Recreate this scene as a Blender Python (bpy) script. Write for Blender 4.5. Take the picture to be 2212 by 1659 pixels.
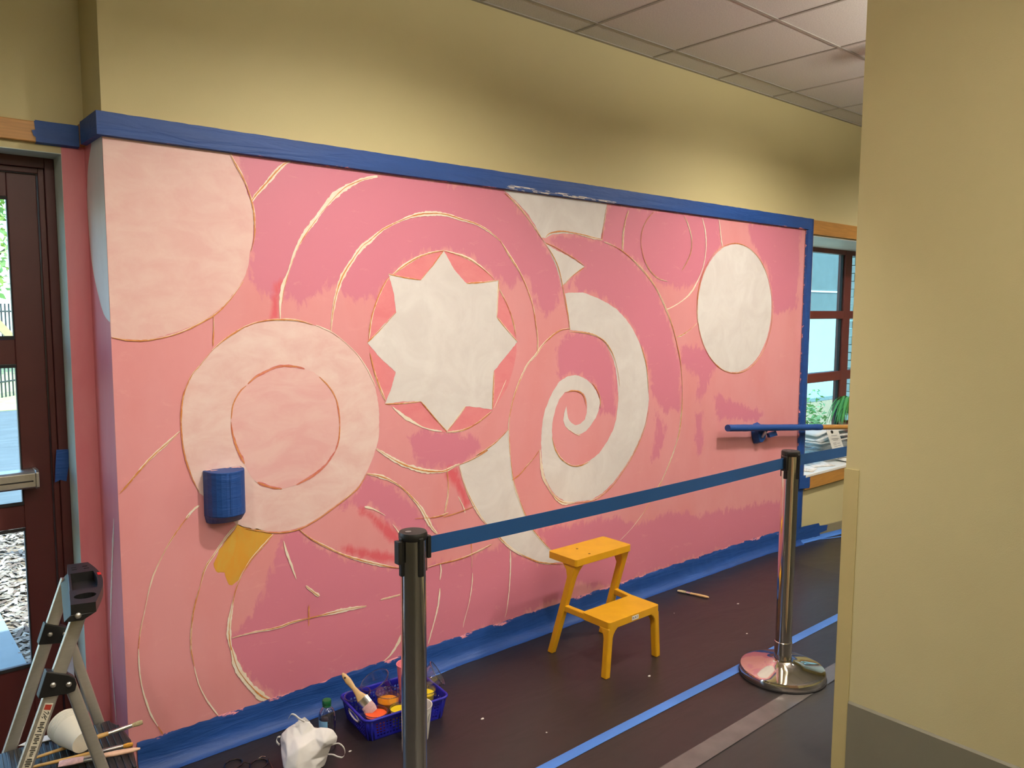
import bpy, bmesh, math, random
import numpy as np
from mathutils import Vector, Matrix, noise
from mathutils.geometry import tessellate_polygon, delaunay_2d_cdt

random.seed(7)
for o in list(bpy.data.objects):
    bpy.data.objects.remove(o)
scene = bpy.context.scene
COL = scene.collection

# ------------------------------------------------------------------ camera
YAW, PITCH, ROLL = math.radians(40.6153), math.radians(5.48465), math.radians(.27198)
fw = Vector((math.sin(YAW)*math.cos(PITCH), math.cos(YAW)*math.cos(PITCH), -math.sin(PITCH)))
rt = Vector((math.cos(YAW), -math.sin(YAW), 0)); upv = rt.cross(fw)
r2 = rt*math.cos(ROLL) + upv*math.sin(ROLL); u2 = upv*math.cos(ROLL) - rt*math.sin(ROLL)
cam = bpy.data.cameras.new('camera'); cam.sensor_fit = 'HORIZONTAL'; cam.sensor_width = 36
cam.lens = 1696.31/2212*36; cam.clip_start = .05; cam.clip_end = 300
cam_o = bpy.data.objects.new('camera', cam); COL.objects.link(cam_o)
M = Matrix.Identity(4)
for i in range(3):
    M[i][0] = r2[i]; M[i][1] = u2[i]; M[i][2] = -fw[i]
M.translation = Vector((-2.92041, -2.94002, 1.69914))
cam_o.matrix_world = M
scene.camera = cam_o

# ------------------------------------------------------------------ light
scene.view_settings.view_transform = 'Standard'
scene.view_settings.look = 'None'
scene.view_settings.exposure = 0.0
scene.view_settings.gamma = 1.0
scene.view_settings.use_curve_mapping = False
world = bpy.data.worlds.new('sky_world'); scene.world = world; world.use_nodes = True
wn = world.node_tree.nodes; wl_ = world.node_tree.links
bgn = wn['Background']
sky = wn.new('ShaderNodeTexSky'); sky.sky_type = 'NISHITA'; sky.sun_disc = False
sky.sun_elevation = math.radians(70); sky.sun_rotation = math.radians(180)
wl_.new(sky.outputs[0], bgn.inputs[0]); bgn.inputs[1].default_value = 1.15
sun = bpy.data.lights.new('sun', 'SUN'); sun.energy = 13.0; sun.angle = math.radians(.6); sun.color = (1, .95, .86)
sun_o = bpy.data.objects.new('sun', sun); COL.objects.link(sun_o)
sun_o.rotation_euler = (math.radians(20), 0, math.radians(8))     # high, shining from behind the building (-y) towards +y

H_CEIL = 3.089
WARM = (1, .925, .83)
def fill_lamp(x, y, sx, sy, watts, color, spread=160, shape='RECTANGLE', z=None, up=False):
    l = bpy.data.lights.new('fill_light', 'AREA'); l.energy = watts; l.color = color
    l.shape = shape; l.size = sx; l.size_y = sy; l.spread = math.radians(spread)
    o = bpy.data.objects.new('fill_light', l); COL.objects.link(o); o.location = (x, y, z if z is not None else H_CEIL-.012)
    if up: o.rotation_euler = (math.pi, 0, 0)
    return o

# ------------------------------------------------------------------ helpers
def lin(c):
    if isinstance(c, str):
        c = c.lstrip('#'); c = [int(c[i:i+2], 16)/255 for i in (0, 2, 4)]
        return tuple((v/12.92 if v <= .04045 else ((v+.055)/1.055)**2.4) for v in c)
    return tuple(c)

class NT:
    def __init__(s, name):
        s.m = bpy.data.materials.new(name); s.m.use_nodes = True
        s.n = s.m.node_tree.nodes; s.l = s.m.node_tree.links
        s.p = s.n['Principled BSDF']; s.out = s.n['Material Output']
    def node(s, t, **kw):
        nd = s.n.new(t)
        for k, v in kw.items():
            if k in nd.inputs.keys(): nd.inputs[k].default_value = v
            else: setattr(nd, k, v)
        return nd
    def link(s, a, b): s.l.new(a, b)
    def coord(s, scale=(1, 1, 1), kind='Object'):
        t = s.n.new('ShaderNodeTexCoord'); mp = s.n.new('ShaderNodeMapping'); mp.inputs['Scale'].default_value = scale
        s.link(t.outputs[kind], mp.inputs[0]); return mp.outputs[0]
    def noise(s, scale, vec=None, detail=4, rough=.55, dist=0):
        nd = s.n.new('ShaderNodeTexNoise'); nd.inputs['Scale'].default_value = scale
        nd.inputs['Detail'].default_value = detail; nd.inputs['Roughness'].default_value = rough; nd.inputs['Distortion'].default_value = dist
        if vec is not None: s.link(vec, nd.inputs['Vector'])
        return nd.outputs['Fac']
    def ramp(s, fac, a, b, c0=(0, 0, 0), c1=(1, 1, 1), interp='LINEAR'):
        nd = s.n.new('ShaderNodeValToRGB'); nd.color_ramp.interpolation = interp
        nd.color_ramp.elements[0].position = a; nd.color_ramp.elements[1].position = b
        nd.color_ramp.elements[0].color = (*c0, 1); nd.color_ramp.elements[1].color = (*c1, 1)
        s.link(fac, nd.inputs[0]); return nd.outputs[0]
    def mix(s, fac, a, b, blend='MIX'):
        nd = s.n.new('ShaderNodeMix'); nd.data_type = 'RGBA'; nd.blend_type = blend
        for sock, v in ((nd.inputs[0], fac), (nd.inputs[6], a), (nd.inputs[7], b)):
            if isinstance(v, (int, float)): sock.default_value = v
            elif isinstance(v, tuple): sock.default_value = (*v[:3], 1)
            else: s.link(v, sock)
        return nd.outputs[2]
    def math(s, op, a, b=0.0, clamp=False):
        nd = s.n.new('ShaderNodeMath'); nd.operation = op; nd.use_clamp = clamp
        for sock, v in zip(nd.inputs, (a, b)):
            if isinstance(v, (int, float)): sock.default_value = v
            else: s.link(v, sock)
        return nd.outputs[0]
    def bump(s, h, strength=.3, dist=.002):
        nd = s.n.new('ShaderNodeBump'); nd.inputs['Strength'].default_value = strength; nd.inputs['Distance'].default_value = dist
        s.link(h, nd.inputs['Height']); s.link(nd.outputs[0], s.p.inputs['Normal'])
    def color(s, c):
        if isinstance(c, tuple): s.p.inputs['Base Color'].default_value = (*c[:3], 1)
        else: s.link(c, s.p.inputs['Base Color'])
    def set(s, rough=None, metal=None, spec=None, **kw):
        if rough is not None: s.p.inputs['Roughness'].default_value = rough
        if metal is not None: s.p.inputs['Metallic'].default_value = metal
        if spec is not None: s.p.inputs['Specular IOR Level'].default_value = spec
        for k, v in kw.items(): s.p.inputs[k.replace('_', ' ')].default_value = v

def simple(name, c, rough=.6, metal=0, var=.08, scale=30, bump=0, bscale=200, spec=.5, stretch=(1, 1, 1), bdist=.001):
    """plain procedural material: base colour with a little noise variation and fine relief"""
    t = NT(name); c = lin(c)
    v = t.coord(stretch)
    n = t.noise(scale, v)
    d = tuple(x*(1-var) for x in c); b = tuple(min(1, x*(1+var)) for x in c)
    t.color(t.ramp(n, .3, .7, d, b)); t.set(rough, metal, spec)
    if bump: t.bump(t.noise(bscale, v, 2), bump, bdist)
    return t.m

def glass_mat(name, tint=(1, 1, 1), refl=1.0, rough=0.0, extra=None):
    """thin clear sheet: light passes, the surface mirrors at grazing angles"""
    t = NT(name)
    tr = t.node('ShaderNodeBsdfTransparent'); tr.inputs[0].default_value = (*tint, 1)
    gl = t.node('ShaderNodeBsdfGlossy'); gl.inputs['Roughness'].default_value = rough
    fr = t.node('ShaderNodeLayerWeight'); fr.inputs[0].default_value = .5
    f = t.math('ADD', t.math('MULTIPLY', t.math('POWER', fr.outputs['Facing'], 3.5), .75), .045)
    n = t.noise(3, t.coord()); k = t.math('MULTIPLY', f, t.ramp(n, 0, 1, (refl*.9,)*3, (refl,)*3), True)
    mx = t.node('ShaderNodeMixShader'); t.link(k, mx.inputs[0]); t.link(tr.outputs[0], mx.inputs[1]); t.link(gl.outputs[0], mx.inputs[2])
    t.link(mx.outputs[0], t.out.inputs[0]); t.n.remove(t.p)
    return t.m

class MB:
    def __init__(s): s.v = []; s.f = []
    def add(s, vs, fs):
        o = len(s.v); s.v += [tuple(p) for p in vs]; s.f += [tuple(i+o for i in f) for f in fs]; return s
    def box(s, x0, y0, z0, x1, y1, z1):
        vs = [(x, y, z) for z in (z0, z1) for y in (y0, y1) for x in (x0, x1)]
        return s.add(vs, [(0, 2, 3, 1), (4, 5, 7, 6), (0, 1, 5, 4), (2, 6, 7, 3), (0, 4, 6, 2), (1, 3, 7, 5)])
    def bar(s, p0, p1, w, t, side):
        """box from p0 to p1; w is the width across, t the thickness along `side`"""
        p0, p1 = Vector(p0), Vector(p1); d = (p1-p0).normalized(); sd = Vector(side).normalized(); a = d.cross(sd).normalized()
        vs = []
        for p in (p0, p1):
            for i, j in ((-1, -1), (1, -1), (1, 1), (-1, 1)): vs.append(p + a*(i*w/2) + sd*(j*t/2))
        return s.add(vs, [(0, 1, 2, 3), (7, 6, 5, 4), (0, 4, 5, 1), (1, 5, 6, 2), (2, 6, 7, 3), (3, 7, 4, 0)])
    def tube(s, path, r, seg=12, cap=True, flat=None, closed=False):
        path = [Vector(p) for p in path]; n = len(path); rings = []; up = Vector((0, 0, 1))
        if flat: up = Vector(flat[2])
        for i, p in enumerate(path):
            if closed: d = path[(i+1) % n]-path[i-1]
            else: d = path[min(i+1, n-1)]-path[max(i-1, 0)]
            d.normalize(); a = d.cross(up)
            if a.length < 1e-4: a = d.cross(Vector((1, 0, 0)))
            a.normalize(); b = a.cross(d)
            rr = r[i] if isinstance(r, (list, tuple)) else r
            ra, rb = (rr, rr) if not flat else (flat[0], flat[1])
            rings.append([p + a*(ra*math.cos(2*math.pi*k/seg)) + b*(rb*math.sin(2*math.pi*k/seg)) for k in range(seg)])
        vs = [q for rg in rings for q in rg]; fs = []
        for i in range(n if closed else n-1):
            j = (i+1) % n
            for k in range(seg): fs.append((i*seg+k, i*seg+(k+1) % seg, j*seg+(k+1) % seg, j*seg+k))
        if cap and not closed: fs.append(tuple(range(seg))[::-1]); fs.append(tuple((n-1)*seg+k for k in range(seg)))
        return s.add(vs, fs)
    def lathe(s, prof, c=(0, 0, 0), seg=32, axis=None, sx=1, sy=1, closed=False):
        """profile of (radius, height) turned about an axis through c"""
        c = Vector(c); ax = Vector(axis or (0, 0, 1)).normalized()
        a = ax.cross(Vector((0, 0, 1)))
        a = Vector((1, 0, 0)) if a.length < 1e-4 else a.normalized()
        b = ax.cross(a); vs = []; fs = []
        for r, h in prof:
            for k in range(seg):
                t = 2*math.pi*k/seg; vs.append(c + ax*h + a*(r*sx*math.cos(t)) + b*(r*sy*math.sin(t)))
        n = len(prof)
        for i in range(n-1):
            for k in range(seg): fs.append((i*seg+k, i*seg+(k+1) % seg, (i+1)*seg+(k+1) % seg, (i+1)*seg+k))
        if prof[0][0] > 1e-6 and not closed: fs.append(tuple(range(seg))[::-1])
        if prof[-1][0] > 1e-6 and not closed: fs.append(tuple((n-1)*seg+k for k in range(seg)))
        return s.add(vs, fs)
    def prism(s, loops, fn0, fn1):
        """flat shape (outer loop, then holes) extruded between two maps (u,v)->xyz"""
        if not isinstance(loops[0][0], (list, tuple)): loops = [loops]
        tris = tessellate_polygon([[Vector((p[0], p[1], 0)) for p in lp] for lp in loops])
        flat = [p for lp in loops for p in lp]; n = len(flat)
        vs = [fn0(*p) for p in flat] + [fn1(*p) for p in flat]
        fs = [tuple(t) for t in tris] + [tuple(i+n for i in t)[::-1] for t in tris]
        o = 0
        for lp in loops:
            m = len(lp)
            for i in range(m): fs.append((o+i, o+(i+1) % m, n+o+(i+1) % m, n+o+i))
            o += m
        return s.add(vs, fs)
    def face(s, loops, fn):
        if not isinstance(loops[0][0], (list, tuple)): loops = [loops]
        tris = tessellate_polygon([[Vector((p[0], p[1], 0)) for p in lp] for lp in loops])
        return s.add([fn(*p) for lp in loops for p in lp], [tuple(t) for t in tris])
    def mesh(s, name, smooth=False, angle=40, fix=True):
        me = bpy.data.meshes.new(name); me.from_pydata(s.v, [], s.f)
        if fix:
            bm = bmesh.new(); bm.from_mesh(me)
            bmesh.ops.remove_doubles(bm, verts=bm.verts, dist=1e-6)
            bmesh.ops.recalc_face_normals(bm, faces=bm.faces); bm.to_mesh(me); bm.free()
        if smooth:
            for p in me.polygons: p.use_smooth = True
            me.set_sharp_from_angle(angle=math.radians(angle))
        me.update(); return me
    def build(s, name, mat, parent=None, smooth=False, angle=40, bevel=0, fix=True, solid=0):
        me = s.mesh(name, smooth, angle, fix); me.materials.append(mat)
        o = bpy.data.objects.new(name, me); COL.objects.link(o)
        if solid:
            m = o.modifiers.new('thickness', 'SOLIDIFY'); m.thickness = solid; m.offset = 0
        if bevel:
            m = o.modifiers.new('bevel', 'BEVEL'); m.width = bevel; m.segments = 2; m.limit_method = 'ANGLE'; m.angle_limit = math.radians(35)
        if parent: attach(o, parent)
        return o

def attach(o, parent):
    # every thing's Empty is only shifted, and meshes sit at the origin, so the inverse is a plain shift
    off = Vector(parent.location)
    if parent.parent is not None: off = Vector((0, 0, 0))
    o.parent = parent; o.matrix_parent_inverse = Matrix.Translation(-off)
def tag(o, label=None, cat=None, group=None, kind=None):
    if label: o['label'] = label
    if cat: o['category'] = cat
    if group: o['group'] = group
    if kind: o['kind'] = kind
    return o
def empty(name, loc=(0, 0, 0), label=None, cat=None, group=None, kind=None):
    o = bpy.data.objects.new(name, None); COL.objects.link(o); o.location = loc; o.empty_display_size = .05
    return tag(o, label, cat, group, kind)
def struct(o): o['kind'] = 'structure'; return o
def copy_tree(o, parent=None):
    c = o.copy(); COL.objects.link(c)
    if parent: c.parent = parent
    for ch in o.children: copy_tree(ch, c)
    return c

def catmull(pts, step=.01, closed=False):
    n = len(pts); out = []
    for i in range(n if closed else n-1):
        if closed: p = [pts[(i+k-1) % n] for k in range(4)]
        else: p = [pts[max(i-1, 0)], pts[i], pts[i+1], pts[min(i+2, n-1)]]
        L = math.dist(p[1], p[2]); m = max(1, int(L/step))
        for j in range(m):
            t = j/m
            out.append(tuple(.5*((2*p[1][k]) + (-p[0][k]+p[2][k])*t + (2*p[0][k]-5*p[1][k]+4*p[2][k]-p[3][k])*t*t + (-p[0][k]+3*p[1][k]-3*p[2][k]+p[3][k])*t**3) for k in range(len(p[1]))))
    if not closed: out.append(tuple(pts[-1]))
    return out
def linear(pts, step=.012, closed=True):
    n = len(pts); out = []
    for i in range(n if closed else n-1):
        a, b = pts[i], pts[(i+1) % n]; m = max(1, int(math.dist(a, b)/step))
        out += [tuple(a[k]+(b[k]-a[k])*j/m for k in range(len(a))) for j in range(m)]
    return out
def nz(x, y, s, o=0): return noise.noise(Vector((x*s+o, y*s-o, o*1.7)))
def rag(pts, amp, s=60, o=0):
    return [(x+nz(x, z, s, o)*amp, z+nz(x, z, s, o+31)*amp) for x, z in pts]

# ------------------------------------------------------------------ traced mural outlines, metres on the wall plane (x, z)
SHAPES = {'corner_circle':[(-1.784,2.267),(-1.766,2.225),(-1.739,2.179),(-1.717,2.125),(-1.702,2.076),(-1.698,2.021),(-1.701,1.964),(-1.714,1.912),(-1.721,1.861),(-1.744,1.804),(-1.78,1.752),(-1.821,1.706),(-1.861,1.673),(-1.911,1.645),(-1.961,1.621),(-2.024,1.601),(-2.091,1.586),(-2.155,1.586),(-2.21,1.596)],'ring':[(-1.601,1.649),(-1.526,1.645),(-1.449,1.626),(-1.378,1.595),(-1.319,1.554),(-1.259,1.498),(-1.213,1.434),(-1.179,1.362),(-1.161,1.277),(-1.159,1.192),(-1.166,1.121),(-1.187,1.067),(-1.22,1.0),(-1.268,0.936),(-1.33,0.896),(-1.392,0.864),(-1.466,0.828),(-1.545,0.805),(-1.621,0.806),(-1.688,0.821),(-1.766,0.848),(-1.816,0.883),(-1.864,0.929),(-1.91,0.986),(-1.939,1.021),(-1.955,1.073),(-1.976,1.148),(-1.985,1.215),(-1.987,1.281),(-1.982,1.34),(-1.97,1.393),(-1.942,1.451),(-1.912,1.485),(-1.869,1.538),(-1.826,1.573),(-1.776,1.605),(-1.718,1.632),(-1.66,1.645)],'ring_center':[(-1.605,1.467),(-1.537,1.459),(-1.474,1.443),(-1.418,1.404),(-1.375,1.354),(-1.354,1.292),(-1.344,1.223),(-1.352,1.155),(-1.372,1.095),(-1.41,1.052),(-1.462,1.018),(-1.527,0.99),(-1.61,0.978),(-1.677,0.999),(-1.728,1.035),(-1.765,1.11),(-1.788,1.163),(-1.802,1.221),(-1.806,1.277),(-1.799,1.326),(-1.776,1.374),(-1.744,1.403),(-1.705,1.432),(-1.658,1.455)],'star':[(-0.813,1.96),(-0.754,1.876),(-0.684,1.816),(-0.588,1.822),(-0.489,1.834),(-0.498,1.74),(-0.5,1.658),(-0.44,1.603),(-0.366,1.536),(-0.445,1.464),(-0.517,1.397),(-0.518,1.3),(-0.525,1.21),(-0.616,1.229),(-0.69,1.239),(-0.741,1.18),(-0.799,1.13),(-0.875,1.21),(-0.942,1.28),(-1.038,1.287),(-1.129,1.283),(-1.096,1.35),(-1.073,1.42),(-1.147,1.481),(-1.213,1.552),(-1.136,1.624),(-1.068,1.681),(-1.079,1.763),(-1.105,1.845),(-1.023,1.83),(-0.938,1.824),(-0.871,1.889)],'star_disc':[(-0.813,1.961),(-0.695,1.938),(-0.617,1.906),(-0.548,1.864),(-0.487,1.795),(-0.438,1.723),(-0.401,1.649),(-0.376,1.564),(-0.375,1.48),(-0.396,1.396),(-0.432,1.313),(-0.481,1.251),(-0.534,1.201),(-0.616,1.155),(-0.707,1.127),(-0.801,1.126),(-0.891,1.145),(-0.974,1.184),(-1.053,1.233),(-1.111,1.288),(-1.158,1.366),(-1.185,1.441),(-1.201,1.507),(-1.205,1.572),(-1.191,1.653),(-1.162,1.733),(-1.124,1.807),(-1.066,1.853),(-0.988,1.909),(-0.907,1.942)],'top_white':[(-0.459,2.264),(0.268,2.264),(0.26,2.234),(0.252,2.203),(0.239,2.148),(0.223,2.076),(0.148,2.081),(0.049,2.086),(-0.057,2.086),(-0.139,2.074),(-0.184,2.053),(-0.209,2.055),(-0.248,2.106),(-0.297,2.159),(-0.364,2.209),(-0.429,2.248)],'triangle':[(-0.18,2.026),(-0.127,2.005),(-0.055,1.983),(0.019,1.957),(0.101,1.922),(0.042,1.89),(-0.011,1.858),(-0.053,1.823),(-0.066,1.812),(-0.084,1.867),(-0.116,1.932),(-0.148,1.982)],'spiral':[(-0.041,1.779),(0.012,1.785),(0.099,1.785),(0.188,1.763),(0.281,1.733),(0.364,1.697),(0.438,1.645),(0.502,1.583),(0.554,1.516),(0.594,1.448),(0.622,1.38),(0.638,1.295),(0.647,1.226),(0.653,1.176),(0.645,1.114),(0.621,1.026),(0.582,0.955),(0.522,0.872),(0.443,0.793),(0.356,0.724),(0.27,0.676),(0.176,0.651),(0.057,0.66),(-0.023,0.676),(-0.093,0.718),(-0.136,0.769),(-0.17,0.823),(-0.187,0.881),(-0.198,0.95),(-0.201,1.012),(-0.198,1.072),(-0.19,1.133),(-0.174,1.186),(-0.165,1.196),(-0.148,1.232),(-0.118,1.276),(-0.076,1.319),(-0.024,1.343),(0.041,1.351),(0.107,1.332),(0.164,1.297),(0.205,1.255),(0.233,1.205),(0.237,1.186),(0.226,1.141),(0.204,1.104),(0.167,1.069),(0.131,1.04),(0.077,1.026),(0.042,1.036),(-0.003,1.06),(-0.029,1.081),(-0.044,1.114),(-0.037,1.15),(-0.022,1.188),(-0.016,1.161),(-0.008,1.123),(0.014,1.096),(0.05,1.08),(0.085,1.083),(0.121,1.105),(0.134,1.142),(0.136,1.181),(0.128,1.216),(0.109,1.245),(0.075,1.263),(0.02,1.271),(-0.033,1.263),(-0.075,1.227),(-0.101,1.183),(-0.103,1.174),(-0.119,1.12),(-0.125,1.072),(-0.122,1.022),(-0.105,0.976),(-0.07,0.929),(-0.026,0.892),(0.027,0.865),(0.09,0.858),(0.162,0.872),(0.236,0.905),(0.301,0.964),(0.348,1.025),(0.371,1.083),(0.382,1.149),(0.387,1.202),(0.377,1.285),(0.361,1.367),(0.329,1.441),(0.286,1.498),(0.239,1.539),(0.17,1.568),(0.091,1.581),(-0.001,1.589),(-0.013,1.666),(-0.025,1.719)],'crescent':[(-0.424,1.102),(-0.419,1.053),(-0.411,0.964),(-0.399,0.879),(-0.379,0.804),(-0.347,0.721),(-0.315,0.655),(-0.266,0.572),(-0.208,0.506),(-0.132,0.434),(-0.018,0.342),(-0.12,0.357),(-0.21,0.384),(-0.289,0.423),(-0.374,0.473),(-0.43,0.517),(-0.494,0.579),(-0.539,0.622),(-0.591,0.681),(-0.643,0.758),(-0.685,0.833),(-0.71,0.897),(-0.728,0.96),(-0.704,0.97),(-0.626,0.989),(-0.561,1.016),(-0.502,1.044),(-0.45,1.08)],'oval':[(1.93,1.71),(1.927,1.642),(1.913,1.576),(1.888,1.513),(1.853,1.456),(1.809,1.405),(1.757,1.363),(1.7,1.33),(1.637,1.307),(1.573,1.295),(1.507,1.293),(1.442,1.301),(1.379,1.319),(1.32,1.347),(1.266,1.382),(1.219,1.425),(1.178,1.474),(1.146,1.528),(1.121,1.585),(1.106,1.646),(1.1,1.707),(1.103,1.768),(1.116,1.828),(1.137,1.885),(1.167,1.938),(1.204,1.986),(1.249,2.028),(1.3,2.063),(1.356,2.09),(1.417,2.107),(1.48,2.116),(1.545,2.115),(1.609,2.103),(1.672,2.081),(1.731,2.05),(1.785,2.01),(1.833,1.961),(1.872,1.905),(1.902,1.843),(1.922,1.778)],'yellow':[(-1.792,0.865),(-1.755,0.845),(-1.658,0.801),(-1.699,0.758),(-1.746,0.709),(-1.779,0.671),(-1.806,0.638),(-1.825,0.629),(-1.843,0.653),(-1.848,0.686),(-1.873,0.691),(-1.887,0.726),(-1.876,0.755),(-1.838,0.811),(-1.806,0.849)]}
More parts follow.
